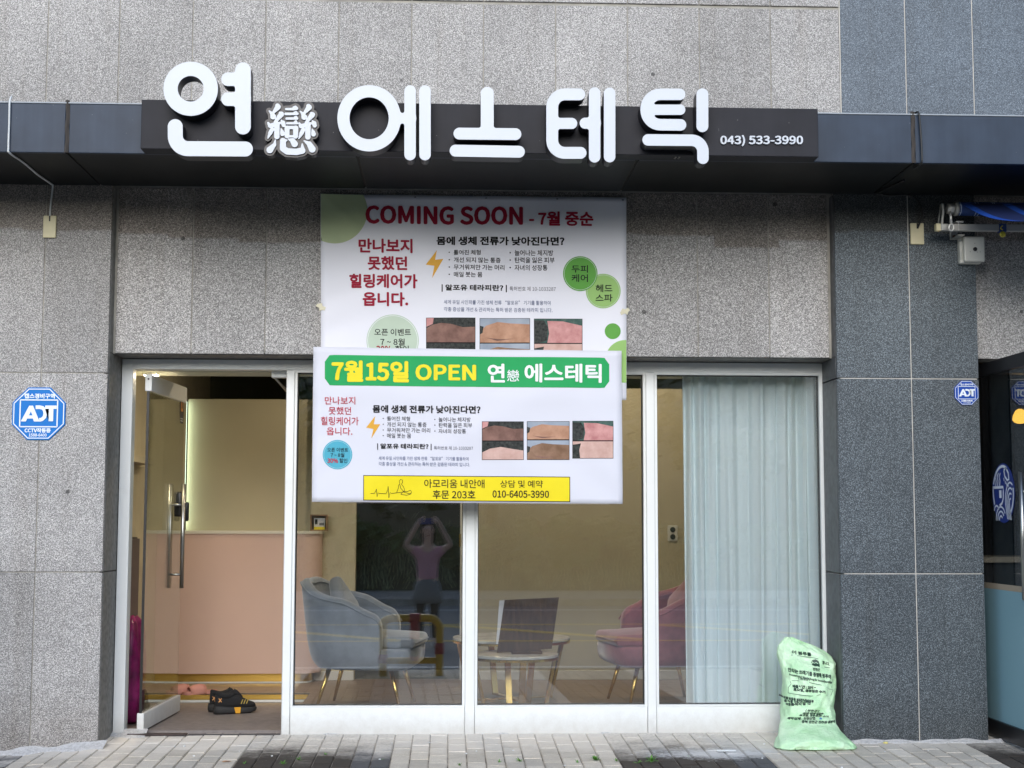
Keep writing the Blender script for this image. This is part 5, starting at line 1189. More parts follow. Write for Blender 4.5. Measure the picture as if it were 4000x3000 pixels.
def bY(y):                                    # the bag's axis leans back towards the window
    for (a_, ya), (c_, yb_) in zip(BP, BP[1:]):
        if a_ >= y >= c_: return ya+(yb_-ya)*(a_-y)/(a_-c_)
    return BP[0][1] if y > BP[0][0] else BP[-1][1]
BP = [(1268, -.56), (1190, -.53), (1120, -.46), (1050, -.39), (980, -.34), (760, -.30), (245, -.20)]
def bz(x, y): return at(2900+x/2.765, 2400+y/2.765, bY(y))
# left and right silhouette measured at levels of the photograph, front to back depth
lev = [(1268, 345, 1222, .115), (1240, 362, 1195, .13), (1190, 385, 1120, .135), (1120, 402, 1050, .13), (1050, 415, 1000, .12), (980, 415, 988, .115), (880, 420, 985, .12), (760, 432, 990, .125), (640, 438, 995, .12), (540, 425, 1002, .11), (470, 400, 1003, .095), (410, 382, 960, .075), (360, 372, 880, .055), (310, 385, 760, .04), (268, 430, 610, .025), (245, 470, 540, .010)]
rings = []
g0 = None
for (y, xl, xr, ry) in lev:
    p, q = bz(xl, y), bz(xr, y); rings.append(((p.x+q.x)/2, bY(y), (p.z+q.z)/2, (q.x-p.x)/2, ry))
zoff = gz(2.2, -.56)+0.004-rings[0][2]
V = []; n = 72; ph = [R.uniform(0, 6.3) for _ in range(20)]; m_ = len(rings)
def ringi(t):
    k = min(int(t), m_-2); f = t-k; return [rings[k][i]*(1-f)+rings[k+1][i]*f for i in range(5)]
NJ = 60
for j in range(NJ+1):
    t = (m_-1)*j/NJ; cx, cy_, z, rx, ry = ringi(t); zz = z+zoff*(1-t/(m_-1)); s_ = sin(pi*min(1, j/NJ*1.15))
    for k in range(n):
        a_ = 2*pi*k/n; ca, sa = cos(a_), sin(a_)
        d = 0.006*sin(5*a_+t*1.1+ph[0]) + 0.006*sin(8*a_-t*2.0+ph[1]) + 0.004*sin(13*a_+t*2.7+ph[2]) + 0.003*sin(21*a_-t*3.9+ph[3])
        # the pinched waist and the diagonal folds below the middle
        d += -0.014*math.exp(-((t-5.2-0.8*ca)/0.35)**2) + 0.010*math.exp(-((t-4.3-1.0*ca)/0.4)**2) - 0.010*math.exp(-((t-7.0+1.4*ca)/0.3)**2) - 0.012*math.exp(-((t-10.4+1.6*ca)/0.35)**2)
        e = 0.62 if j < 8 else 0.8
        V.append((cx+math.copysign(abs(ca)**e, ca)*(rx+d*0.25), cy_+math.copysign(abs(sa)**e, sa)*(ry+d), zz+0.004*sin(3*a_+ph[5])*s_))
Fc = [(j*n+k, j*n+(k+1) % n, (j+1)*n+(k+1) % n, (j+1)*n+k) for j in range(NJ) for k in range(n)] + [tuple(range(n-1, -1, -1)), tuple(NJ*n+k for k in range(n))]
bag = thing('rubbish_bag', 'full pale green printed rubbish bag slumped in the corner between window and blue grey pier', 'rubbish bag', (rings[0][0], -.56, rings[0][2]+zoff))
mk('sack', V, Fc, M['bag_green'], bag, True)
bvh = BVHTree.FromPolygons([Vector(p) for p in V], Fc)
def bagsurf(off):
    def f(x, y):
        p = bz(x, y); h = bvh.ray_cast(Vector((p.x, -1.2, p.z)), Vector((0, 1, 0)))
        return Vector((p.x, (h[0].y if h[0] is not None else BGY)-off, p.z))
    return f
M['bag_ink'] = mat('dark_green_ink', (0.02, 0.055, 0.035), 0.5); M['bag_blue'] = mat('bag_blue_ink', (0.05, 0.2, 0.5), 0.5)
bs = bagsurf(0.0022); BI = M['bag_ink']
def bt(s_, x0, x1, y0, y1, sl=0.1, bd=0.01): text('lettering', s_, x0, x1, y0-3, y1+3, bs, BI, bag, bd+.025, sl)
bt(BAG[0], 520, 720, 385, 415, .12); bt(BAG[1], 830, 910, 490, 520, .25)
line_strip('rule', [(505, 430), (620, 442), (740, 458), (790, 470)], 5, bs, BI, bag); line_strip('rule', [(850, 555), (910, 565), (970, 575)], 5, bs, BI, bag)
shape('emblem', [(712, 500), (725, 482), (760, 472), (790, 490), (800, 530), (795, 555), (775, 545), (740, 545), (715, 530)], bs, BI, bag, 20)
line_strip('emblem_swirl', [(722, 500), (745, 515), (765, 508), (785, 520)], 6, bagsurf(.0035), M['bag_green'], bag)
bt(BAG[10], 718, 795, 560, 585, .1); bt(BAG[2], 470, 915, 568, 605, .16, .016); bt(BAG[3], 480, 930, 625, 650, .19, .012); bt(BAG[4], 570, 680, 668, 685, .1)
line_strip('box_outline', [(490, 705), (560, 700), (680, 715), (800, 740), (900, 790), (950, 800), (920, 860)], 5, bs, BI, bag)
line_strip('box_outline', [(470, 775), (468, 835), (560, 845), (700, 860), (790, 845), (870, 850)], 5, bs, BI, bag); line_strip('box_outline', [(490, 705), (500, 740), (470, 775)], 5, bs, BI, bag)
bt(BAG[5], 515, 745, 748, 775, .03, .03); bt(BAG[6], 520, 840, 783, 810, .06, .03)
bt(BAG[7], 430, 720, 878, 900, .08, .02); bt(BAG[8], 440, 720, 912, 935, -.02, .02); bt(BAG[9], 455, 690, 945, 970, -.08, .02)
bt(BAG[11], 508, 790, 1122, 1148, -.04, .02); shape('emblem', disc_px((847, 1127), 12), bs, M['bag_blue'], bag); bt(BAG[12], 650, 1025, 1150, 1176, .02, .02)
for k, y in enumerate((1010, 1045, 1075)): bt(BAG[(4, 10, 6)[k]], 650-20*k, 800+60*k, y, y+22, .05, .02)

# ------------------------------------------------------------------ awning with its crank box, over the neighbouring door
M['awn_blue'] = mat('navy_awning_cloth', (0.015, 0.045, 0.17), 0.7); M['awn_bright'] = mat('bright_blue_awning', (0.012, 0.10, 0.52), 0.6); M['awn_white'] = mat('pale_stripe', (0.40, 0.48, 0.62), 0.7)
M['awn_metal'] = mat('grey_cast_metal', (0.36, 0.36, 0.34), 0.45, 0.3); M['tin'] = mat('pale_metal', (0.5, 0.5, 0.48), 0.35, 0.6); M['y_plastic'] = mat('yellow_plastic', (0.55, 0.48, 0.05), 0.4)
AY = -0.56
def az(x, y, Y=AY): return at(3550+x/4.88, 740+y/4.88, Y)
c0 = az(900, 370); r_ = (az(900, 240)-az(900, 500)).z/2
aw = thing('awning', 'rolled navy and blue awning on a grey metal bar over the neighbouring door', 'awning', (c0.x, GY, az(900, 800).z))
tube('roll', [(c0.x+.01, AY, c0.z), (c0.x+1.6, AY, c0.z)], r_, M['awn_blue'], aw, 32)
for px_ in (950, 1235, 1290, 1560, 1595): q = az(px_, 370); tube('stripe', [(q.x, AY, c0.z), (q.x+.0035, AY, c0.z)], r_+.0008, M['awn_white'], aw, 32)
tube('end_cap', [(c0.x-.012, AY, c0.z), (c0.x+.009, AY, c0.z)], r_*1.05, M['awn_metal'], aw, 28); tube('gear_housing', [(c0.x-.055, AY, c0.z-.0), (c0.x-.012, AY, c0.z)], [r_*.75, r_*.85], M['tin'], aw, 10)
q0 = Vector((c0.x+.02, AY, c0.z+r_)); L_ = 1.0
top = [q0, q0+Vector((1.6, 0, 0)), q0+Vector((1.6, -.85, -.29)), q0+Vector((0, -.85, -.29))]
V = []; nn = 20
for j in range(nn+1):
    for i in range(nn+1):
        u, w = i/nn, j/nn; p = q0+Vector((1.6*u, -.85*w, -.29*w-.03*sin(pi*w))); V.append(p)
Fc = [(j*(nn+1)+i, j*(nn+1)+i+1, (j+1)*(nn+1)+i+1, (j+1)*(nn+1)+i) for j in range(nn) for i in range(nn)]
V += [p+Vector((0, 0, -.0015)) for p in V]; N_ = (nn+1)**2; Fc += [tuple(N_+k for k in reversed(f)) for f in Fc]
m_aw = NB('striped_awning_cloth'); P = m_aw.xyz(); fx = m_aw.math('FRACT', m_aw.math('MULTIPLY', m_aw.math('SUBTRACT', P[0], float(q0.x)), 4.0)); c = m_aw.mix(m_aw.mr(fx, .22, .24, 0, 1), (0.008, 0.06, 0.34), (0.006, 0.016, 0.075)); m_aw.l.new(c, m_aw.b.inputs['Base Color']); m_aw.b.inputs['Roughness'].default_value = .6
mk('cloth', V, Fc, m_aw.m, aw, True)
s0, s1_ = az(505, 735), az(2010, 745)
box('square_bar', s0.x+.03, s0.x+1.9, AY-.0175, AY+.0175, az(900, 795).z, az(900, 665).z, M['awn_metal'], aw, .003, 2); box('bar_cap', s0.x, s0.x+.029, AY-.019, AY+.019, az(900, 800).z, az(900, 660).z, M['cream'], aw, .003, 2)
tube('side_arm', smooth_path([az(640, 270), az(655, 420), az(640, 560), az(630, 780)], 5), .0085, M['awn_metal'], aw, 10); tube('side_arm', [az(610, 290, AY+.05), az(580, 520, AY+.05), az(560, 700, AY+.05)], .005, M['awn_metal'], aw, 8)
tube('crank_link', [az(780, 420, AY-.05), az(800, 520, AY-.055), az(808, 660, AY-.06)], .008, M['tin'], aw, 12)
v, f = tube_data(smooth_path([az(808+45*sin(a_*pi/6), 725-62*cos(a_*pi/6), AY-.06) for a_ in range(13)], 3), .0065, 10); mk('crank_eye', v, f, M['tin'], aw, True)
q = az(850, 890, GY); box('wall_bracket', q.x-.024, q.x+.024, GY-.010, GY-.0005, az(850, 965, GY).z, az(850, 780, GY).z, M['tin'], aw, .003); box('wall_bracket', q.x-.02, q.x+.02, AY+.0178, GY-.0105, az(850, 860).z, az(850, 845).z, M['awn_metal'], aw); tube('bolt', [(q.x, GY-.011, az(850, 915, GY).z), (q.x, GY-.02, az(850, 915, GY).z)], .011, mat('rusty_bolt', (.16, .06, .03), .7), aw, 8)
box('bar_clamp', az(870, 630).x, az(1015, 630).x, AY-.03, AY+.03, az(900, 645).z, az(900, 618).z, M['tin'], aw, .002); box('bar_clamp', az(920, 700).x, az(940, 700).x, AY-.021, AY+.021, az(900, 800).z, az(900, 645).z, M['tin'], aw)
q = az(1790, 855, AY-.03); v, f = lathe_data([(.0, -.004), (.018, -.005), (.02, 0), (.018, .005), (.008, .006)], 20); o = mk('wind_hook', [(q.x+x*.95, q.y-z, q.z+y*.95) for x, y, z in v], f, M['y_plastic'], aw, True)
tube('hook', smooth_path([az(1790, 770, AY-.03), az(1750, 740, AY-.03), az(1765, 710, AY-.03), az(1790, 690, AY-.03)], 4), .0035, M['y_plastic'], aw, 8); box('bar_strap', az(1700, 730).x, az(1840, 730).x, AY-.019, AY+.019, az(900, 800).z-.002, az(900, 660).z+.002, M['awn_blue'], aw)

# ------------------------------------------------------------------ neighbouring shop: dark interior, open glass door, emblem
NX = XRR
M['n_dark'] = mat('dark_shop_wall', (0.018, 0.018, 0.02), 0.8); M['n_black'] = mat('black_door_frame', (0.010, 0.010, 0.012), 0.35); M['n_counter'] = mat('pale_wood_counter', (0.42, 0.34, 0.25), 0.6)
box_s('neighbour_back_wall', NX-.4, 8.0, 3.0, 3.1, -.2, 3.0, M['n_dark']); box_s('neighbour_floor', NX-.2, 8.0, -.05, 3.0, -.25, 0.0, M['tile']); box_s('neighbour_ceiling', NX-.2, 8.0, .3, 3.0, 2.7, 2.8, M['n_dark']); box_s('neighbour_side_wall', 2.75, NX-.03, .301, 3.0, -.2, 2.9, M['n_dark'])
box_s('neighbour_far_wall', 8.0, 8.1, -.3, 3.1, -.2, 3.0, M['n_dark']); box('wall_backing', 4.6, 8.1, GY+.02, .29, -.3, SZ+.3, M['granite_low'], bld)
nf = box('neighbour_frame', NX+.002, 4.6, -.06, .04, nz-.06, nz-.001, M['n_black'], bld, .003); box('neighbour_post', NX+.002, NX+.05, -.06, .04, -.1, nz-.0605, M['n_black'], nf, .003); box('neighbour_sill', NX+.9, 4.6, -.06, .04, -.1, .05, M['n_black'], nf, .003)
box('neighbour_pane', NX+.95, 4.58, -.01, .0, .051, nz-.0605, M['glass_dark'], nf)
# leaf swung out square to the facade, hinged at the post
LXm = at(3888, 1540, GY).x
def lp(u, w, z): return Vector((LXm - 0.012*u/0.9 + w, -0.03-u, z))
LM = Matrix(((0, 1, 0, LXm), (-1, 0, 0, -.03), (0, 0, 1, 0), (0, 0, 0, 1)))
lz = at(3900, 2765, -.5).z; 
leaf = box('neighbour_door', 0, 1.08, -.02, .02, 0.0, .10, M['n_black'], bld, .003, 2, M=LM); box('door_rail', 0, 1.08, -.02, .02, nz-.10, nz-.02, M['n_black'], leaf, .003, 2, M=LM)
box('stile', 0, .03, -.02, .02, .1005, nz-.1005, M['n_black'], leaf, M=LM)
box('glass_pane', .031, 1.078, -.005, .005, .1005, nz-.1005, M['glass_dark'], leaf, M=LM)
frz = at(3930, 2310, -.6).z
m_ = bpy.data.materials.new('frosted_film'); m_.use_nodes = True; pb = m_.node_tree.nodes['Principled BSDF']; pb.inputs['Base Color'].default_value = (0.26, 0.44, 0.50, 1); pb.inputs['Roughness'].default_value = .35; M['frost'] = m_
box('frosted_film', .032, 1.077, -.0062, -.0052, .101, frz, M['frost'], leaf, M=LM); box('film_edge', .032, 1.077, -.0064, -.0052, frz+.0005, frz+.035, M['n_counter'], leaf, M=LM)
uh = -.03-(CAM.y + (LXm-.04)/((at(3992, 2000, 0)-CAM).x/9.2))
tube('pull_handle', [LM @ Vector((uh, -.04, at(3986, 2345, -.03-uh).z)), LM @ Vector((uh, -.04, at(3986, 1842, -.03-uh).z))], .013, M['steel'], leaf, 14)
for zz in (at(3986, 1920, -.03-uh).z, at(3986, 2270, -.03-uh).z): tube('handle_standoff', [LM @ Vector((uh, -.04, zz)), LM @ Vector((uh, -.004, zz))], .007, M['steel'], leaf, 10)
# round emblem on the leaf
cu0 = at(3924, 1926, -.5); depth_c = LXm/((at(3924, 1926, 0)-CAM).x/9.2); uc = -.03-(CAM.y+depth_c); zc = at(3924, 1926, CAM.y+depth_c).z; er = (at(3924, 1810, CAM.y+depth_c).z-at(3924, 2043, CAM.y+depth_c).z)/2
M['em_blue'] = mat('navy_decal', (0.014, 0.035, 0.21), .4); M['em_white'] = mat('white_decal', (.70, .74, .82), .4)
em = thing('round_decal', 'round navy decal with white cup, waves and sun emblem on the neighbouring glass door', 'decal', LM @ Vector((uc, -.007, zc-er)))
def es(off): return lambda x, y: LM @ Vector((uc+x*er, -off, zc-y*er))        # x: towards the street, y down, unit circle
def flat(name, pts, off, m): 
    o = mk(name, [es(off)(x, y) for x, y in pts] + [es(off-.0006)(x, y) for x, y in pts], [tuple(range(len(pts))), tuple(range(2*len(pts)-1, len(pts)-1, -1))] + [(i, (i+1) % len(pts), len(pts)+(i+1) % len(pts), len(pts)+i) for i in range(len(pts))], m, em); return o
def rib(pts, w, off=.0088):
    V = []; k = len(pts)
    for i, p in enumerate(pts):
        a_, c_ = pts[max(i-1, 0)], pts[min(i+1, k-1)]; dx, dy = c_[0]-a_[0], c_[1]-a_[1]; L2 = hypot(dx, dy) or 1
        for s in (-1, 1): V.append(es(off)(p[0]-dy/L2*w/2*s, p[1]+dx/L2*w/2*s))
    return mk('emblem_line', V, [(2*i, 2*i+1, 2*i+3, 2*i+2) for i in range(k-1)], M['em_white'], em)
flat('disc', disc_px((0, 0), 1.0, n=56), .0076, M['em_blue'])
rib(arc(0, 0, .9, .9, 200, 295, 20), .09); rib(arc(0, 0, .9, .9, -10, 62, 14), .09)
rib([(-.93, -.20), (.02, -.20), (.02, -.05), (.0, .18), (-.12, .34), (-.35, .42)], .09); rib([(-.90, -.2), (-.88, .1), (-.80, .38)], .09)
rib([(.12, -.75), (.30, -.84), (.5, -.66), (.55, -.45), (.4, -.42), (.2, -.55), (.12, -.75)], .08)
for x in (-.55, -.38, -.2): rib([(x-.1, -.25), (x-.05, -.42), (x-.12, -.55), (x, -.68)], .06)
for (x, y) in ((.1, -.5), (.22, -.4), (.34, -.34), (.46, -.3)): rib([(x, y), (x+.02, y+.1)], .06)
for r2 in (.10, .22, .34, .46): rib([(.62-r2*.85+.12, .92-r2*.1)] + arc(.62, .35, r2*.95, r2*1.5, 180, 300, 12), .06)
for r2 in (.14, .28, .42): rib(arc(-.25, .92, r2*1.05, r2*1.1, 180, 330, 12), .06); 
rib(arc(-.62, .62, .22, .2, 190, 340, 10), .06)
flat('seal', [(-.36, -.10), (-.16, -.10), (-.16, .16), (-.36, .16)], .0086, M['em_white'])
# lit orange pendant seen through the leaf, counter behind
q = at(3985, 1630, 1.2)
pl = thing('pendant_lamp', 'lit orange pendant lamp hanging inside the neighbouring shop', 'lamp', (q.x, 1.2, q.z-.1))
v, f = lathe_data([(.012, .06), (.03, .05), (.05, .012), (.054, -.02), (.042, -.036), (.018, -.045)], 20, (q.x, 1.2, q.z)); mk('shade', v, f, mat('glowing_amber_shade', (.8, .4, .08), .5, emit=(1.0, .50, .06), estr=2.2), pl, True); tube('cord', [(q.x, 1.2, q.z+.1), (q.x, 1.2, 2.7)], .004, M['cable_b'], pl)
tb = thing('shop_counter', 'pale wooden counter inside the neighbouring shop', 'counter', (4.4, 1.6, 0)); box('top', 3.6, 5.6, 1.3, 1.8, 1.0, 1.04, M['n_counter'], tb); box('front', 3.65, 5.55, 1.36, 1.75, .001, .9995, M['n_dark'], tb)

# ------------------------------------------------------------------ weeds, litter
M['weed'] = mat('weed_leaf', (0.10, 0.27, 0.035), 0.6, noise=0.2, nscale=40)
def weed(px, py, n, s, label):
    p = atZ(px, py, gz(0, -1.0)); p.z = gz(p.x, p.y); V = []; Fc = []
    for k in range(n):
        a_ = R.uniform(0, 6.28); L = s*.75*R.uniform(.6, 1.1); w = L*.13; el = R.uniform(.25, 1.2); d = Vector((cos(a_)*cos(el), sin(a_)*cos(el), sin(el))); sd_ = Vector((-sin(a_), cos(a_), 0)); o = len(V)
        for t_, ww in ((0, .4), (.35, 1), (.7, .8), (1, .05)):
            c_ = p + d*L*t_ + Vector((0, 0, -.25*L*t_*t_)); c_.z = max(c_.z, p.z-.004); V += [c_-sd_*w*ww, c_+sd_*w*ww]
        for q_ in range(3): Fc.append((o+2*q_, o+2*q_+1, o+2*q_+3, o+2*q_+2))
    tag(mk('weed', V, Fc, M['weed'], None, False), 'small green weed in a joint of the ' + ('dark paving stripe' if paver_kind(math.floor(p.x/PW)) != 'paver' else 'pale paving'), 'weed', 'weeds in the paving joints')
wl = 'small green weed sprouting from a paving joint in front of the shop'
for (px, py, n, s) in ((1105, 2985, 14, .045), (1165, 2972, 12, .04), (1272, 2955, 8, .03), (955, 2985, 7, .035), (1492, 2972, 5, .025), (2030, 2975, 14, .05), (2325, 2972, 20, .065), (2255, 2980, 8, .035), (2408, 2975, 10, .045), (2490, 2982, 14, .05), (2545, 2975, 26, .07), (1950, 2980, 6, .035), (1795, 2990, 8, .035), (2690, 2960, 5, .02)): weed(px, py, n, s, wl)
def crumb(name, label, px, py, s, m, cat, flatk=.5, group=None):
    p = atZ(px, py, gz(0, -.7)); p.z = gz(p.x, p.y); bm = bmesh.new(); bmesh.ops.create_icosphere(bm, subdivisions=2, radius=s)
    for v in bm.verts: v.co = Vector((v.co.x*R.uniform(.8, 1.2), v.co.y*R.uniform(.8, 1.2), v.co.z*flatk*R.uniform(.8, 1.2))) + p + Vector((0, 0, s*flatk*.7))
    return tag(bmk(name, bm, m, None, True), label, cat, group)
M['peel'] = mat('yellow_peel', (.70, .62, .22), .6); M['whitebit'] = mat('white_plastic_scrap', (.72, .74, .74), .5); M['leafbit'] = mat('orange_leaf', (.45, .17, .04), .7)
crumb('peel_scrap', 'crumpled yellow scrap on the pale paving in front of the blue grey pier', 3460, 2910, .014, M['peel'], 'litter'); crumb('peel_scrap', 'yellow scrap lying against the foot of the blue grey pier', 3672, 2872, .012, M['peel'], 'litter')
p = atZ(2837, 2941, gz(0, -.9)); zz = gz(p.x, p.y)+.003
tag(box('plastic_strip', p.x-.055, p.x+.055, p.y-.018, p.y+.016, zz, zz+.006, M['whitebit'], None, .002), 'short white plastic strip lying on the dark paving', 'litter')
def leaf_scrap(label, px, py, s, rot):
    p = atZ(px, py, gz(0, -.8)); z = gz(p.x, p.y)+.004; c_, s_ = cos(rot), sin(rot); P = [(-1, 0), (-.4, .35), (.3, .3), (1, 0), (.3, -.35), (-.4, -.28)]
    V = [(p.x+(x*c_-y*s_)*s, p.y+(x*s_+y*c_)*s, z+abs(y)*s*.3) for x, y in P]; V += [(x, y, zz_-.001) for x, y, zz_ in V]
    tag(mk('dry_leaf', V, [(5, 4, 3, 2, 1, 0), (6, 7, 8, 9, 10, 11)], M['leafbit'], None), label, 'leaf')
leaf_scrap('dry orange leaf at the foot of the pale pier by the door', 418, 2868, .022, .5); leaf_scrap('torn orange leaf on the pale paving in front of the doorway', 885, 2975, .028, .3)
for k in range(26): crumb('grit', 'small white mortar crumb on the paving', R.uniform(300, 3700), R.uniform(2868, 2990), R.uniform(.003, .007), M['whitebit'], 'grit', .6, 'mortar crumbs on the paving')

# ------------------------------------------------------------------ gas riser by the kerb, seen mirrored in the window
M['gas_y'] = mat('yellow_gas_paint', (.62, .36, .02), .4); M['gas_r'] = mat('red_gas_paint', (.35, .015, .02), .4)
gxm = at(1643, 2480, 0).x; GX, GYY = -0.20, -4.62; gzb = gz(GX, GYY)
gp = thing('gas_riser', 'yellow gas pipes with red bands and a black valve by the kerb', 'gas pipe', (GX, GYY, gzb)); hT = .43-gzb
def gpipe(pts, r, m, n='pipe'): return tube(n, [Vector((GX+x, GYY+y, gzb+z)) for x, y, z in pts], r, M[m], gp, 16)
def bend(a_, b_, c_): return smooth_path([a_, b_, c_], 4)
gpipe(smooth_path([(-.26, 0, 0), (-.26, 0, hT-.16), (-.26, 0, hT-.08), (-.20, 0, hT-.045), (-.1, 0, hT-.04), (.15, 0, hT-.04), (.22, 0, hT-.06), (.26, 0, hT-.12), (.26, 0, hT-.2), (.26, 0, 0)], 4), .036, 'gas_y')
gpipe([(-.26, .0, .14), (.02, .0, .14), (.26, 0, .14)], .03, 'gas_y')
for x, z0, z1_ in ((.26, .2, .3), (-.26, .12, .2)): gpipe([(x, 0, z0), (x, 0, z1_)], .044, 'gas_r', 'red_band')
gpipe([(-.02, 0, hT-.04), (.08, 0, hT-.04)], .046, 'gas_r', 'red_band'); gpipe([(0.03, 0, .14), (0.03, 0, hT-.05)], .045, 'gas_r', 'regulator')
gpipe([(-.1, .05, .3), (.12, .05, .3)], .04, 'black', 'valve'); gpipe([(0.03, .04, .24), (0.03, .13, .24)], .055, 'black', 'valve_wheel')

# ------------------------------------------------------------------ the photographer, seen mirrored in the window
def skin(name, pts, edges, rad, m, parent, sub=2, root=0):
    me = bpy.data.meshes.new(name); me.from_pydata(pts, edges, []); o = bpy.data.objects.new(name, me); COL.objects.link(o)
    md = o.modifiers.new('s', 'SKIN'); md.use_smooth_shade = True
    for k, v in enumerate(me.skin_vertices[0].data): v.radius = (rad[k], rad[k]) if not isinstance(rad[k], tuple) else rad[k]; v.use_root = (k == root)
    sb = o.modifiers.new('b', 'SUBSURF'); sb.levels = sub; sb.render_levels = sub
    skins.append((o, name, m, parent)); return o
skins = []
PG = ROADZ                                   # she stands on the road
pc = Vector((0.03, CAM.y-0.42, PG)); EYE = 1.165
person = thing('person', 'person in pink top and grey skirt holding a phone up with both hands', 'person', pc)
def pv(x, y, z): return (pc.x+x, pc.y+y, z)
sh_z = EYE-.245; hip_z = sh_z-.47; kn = PG+.43; an = PG+.07
# joints: pelvis, waist, chest, neck, head, arms up to the phone, legs
J = dict(pel=pv(0, 0, hip_z+.03), waist=pv(0, 0, hip_z+.15), chest=pv(0, 0, sh_z-.11), ubase=pv(0, 0, sh_z-.01), neck=pv(0, .01, sh_z+.06), head0=pv(0, .03, EYE-.07), head1=pv(0, .035, EYE+.01), head2=pv(0, .02, EYE+.075))
for s, nme in ((-1, 'l'), (1, 'r')):
    J['sh'+nme] = pv(s*.155, 0, sh_z-.02); J['el'+nme] = pv(s*.285, .13, sh_z+.06); J['wr'+nme] = pv(s*.125, .325, 1.265); J['hand'+nme] = pv(s*.095, .375, 1.30)
    J['hip'+nme] = pv(s*.085, 0, hip_z-.03); J['knee'+nme] = pv(s*.09, .015, kn); J['ank'+nme] = pv(s*.095, -.01, an+.02); J['toe'+nme] = pv(s*.105, .14, PG+.035)
rd = dict(pel=(.15, .10), waist=(.115, .085), chest=(.135, .095), ubase=(.10, .07), neck=.05, head0=(.062, .075), head1=(.072, .09), head2=(.06, .075))
for nme in 'lr': rd.update({'sh'+nme: .052, 'el'+nme: .036, 'wr'+nme: .025, 'hand'+nme: (.034, .018), 'hip'+nme: .082, 'knee'+nme: .052, 'ank'+nme: .034, 'toe'+nme: .032})
keys = list(J); ix = {k: i for i, k in enumerate(keys)}
E_ = [('pel', 'waist'), ('waist', 'chest'), ('chest', 'ubase'), ('ubase', 'neck'), ('neck', 'head0'), ('head0', 'head1'), ('head1', 'head2')]
for nme in 'lr': E_ += [('ubase', 'sh'+nme), ('sh'+nme, 'el'+nme), ('el'+nme, 'wr'+nme), ('wr'+nme, 'hand'+nme), ('pel', 'hip'+nme), ('hip'+nme, 'knee'+nme), ('knee'+nme, 'ank'+nme), ('ank'+nme, 'toe'+nme)]
PV = [J[k] for k in keys]; EV = [(ix[a_], ix[c_]) for a_, c_ in E_]; RV = [rd[k] for k in keys]
# five fingers on each hand closing round the phone
for s, nme in ((-1, 'l'), (1, 'r')):
    hx, hy, hz = J['hand'+nme]
    for k, (dz, L) in enumerate(((.034, .95), (.014, 1.05), (-.006, 1.0), (-.026, .8))):
        i0 = len(PV); PV += [(hx-s*.012, hy+.018, hz+dz*.8), (hx-s*.03*L, hy+.042, hz+dz), (hx-s*.05*L, hy+.038, hz+dz)]; RV += [.009, .008, .007]; EV += [(ix['hand'+nme], i0), (i0, i0+1), (i0+1, i0+2)]
    i0 = len(PV); PV += [(hx-s*.01, hy-.002, hz-.035), (hx-s*.034, hy+.012, hz-.032)]; RV += [.010, .008]; EV += [(ix['hand'+nme], i0), (i0, i0+1)]
M['skin'] = mat('skin', (.66, .43, .34), .5); M['pink_top'] = mat('pink_knit', (.62, .30, .35), .8); M['skirt'] = mat('grey_denim', (.19, .19, .19), .8); M['leg_dark'] = mat('dark_leggings', (.02, .02, .022), .7); M['hair'] = mat('black_hair', (.012, .010, .010), .5); M['shoe'] = mat('white_shoe', (.5, .5, .48), .6)
skin('body', PV, EV, RV, M['skin'], person)
# top with short sleeves, skirt, leggings, hair
TV = [pv(0, 0, hip_z+.07), J['waist'], J['chest'], pv(0, 0, sh_z-.02), pv(0, .005, sh_z+.02)]; TR = [(.152, .112), (.132, .10), (.15, .11), (.118, .086), (.075, .07)]; TE = [(0, 1), (1, 2), (2, 3), (3, 4)]
for nme in 'lr':
    a_ = Vector(J['sh'+nme]); e_ = Vector(J['el'+nme]); i0 = len(TV); TV += [tuple(a_), tuple(a_.lerp(e_, .5))]; TR += [.064, .056]; TE += [(3, i0), (i0, i0+1)]
skin('top', TV, TE, TR, M['pink_top'], person)
v, f = lathe_data([(.125, hip_z+.10-PG), (.165, hip_z+.02-PG), (.185, hip_z-.10-PG), (.2, hip_z-.20-PG), (.19, hip_z-.2-PG), (.12, hip_z+.09-PG)], 28); mk('skirt', [(pc.x+x, pc.y+y*.72, PG+z) for x, y, z in v], f, M['skirt'], person, True)
for nme in 'lr':
    skin('legging', [J['hip'+nme], J['knee'+nme], J['ank'+nme]], [(0, 1), (1, 2)], [.088, .058, .040], M['leg_dark'], person); skin('shoe', [pv((-.097 if nme == 'l' else .097), -.045, PG+.04), pv((-.097 if nme == 'l' else .097), .02, PG+.045), pv((-.107 if nme == 'l' else .107), .16, PG+.034)], [(0, 1), (1, 2)], [.038, .043, .035], M['shoe'], person)
bm = bmesh.new(); bmesh.ops.create_icosphere(bm, subdivisions=4, radius=1.0)      # hair: a cap open over the face, falling to the shoulders
bmesh.ops.delete(bm, geom=[f_ for f_ in bm.faces if f_.calc_center_median().y > 0.30 and f_.calc_center_median().z < 0.50], context='FACES')
for v in bm.verts:
    x, y, z = v.co; k = max(0.0, -z); v.co = Vector((pc.x + x*(.096+.012*k), pc.y + .012 + y*(.112 if y > 0 else .10), EYE + .012 + (z*.125 if z > 0 else z*.25)))
bmk('hair', bm, M['hair'], person, True)
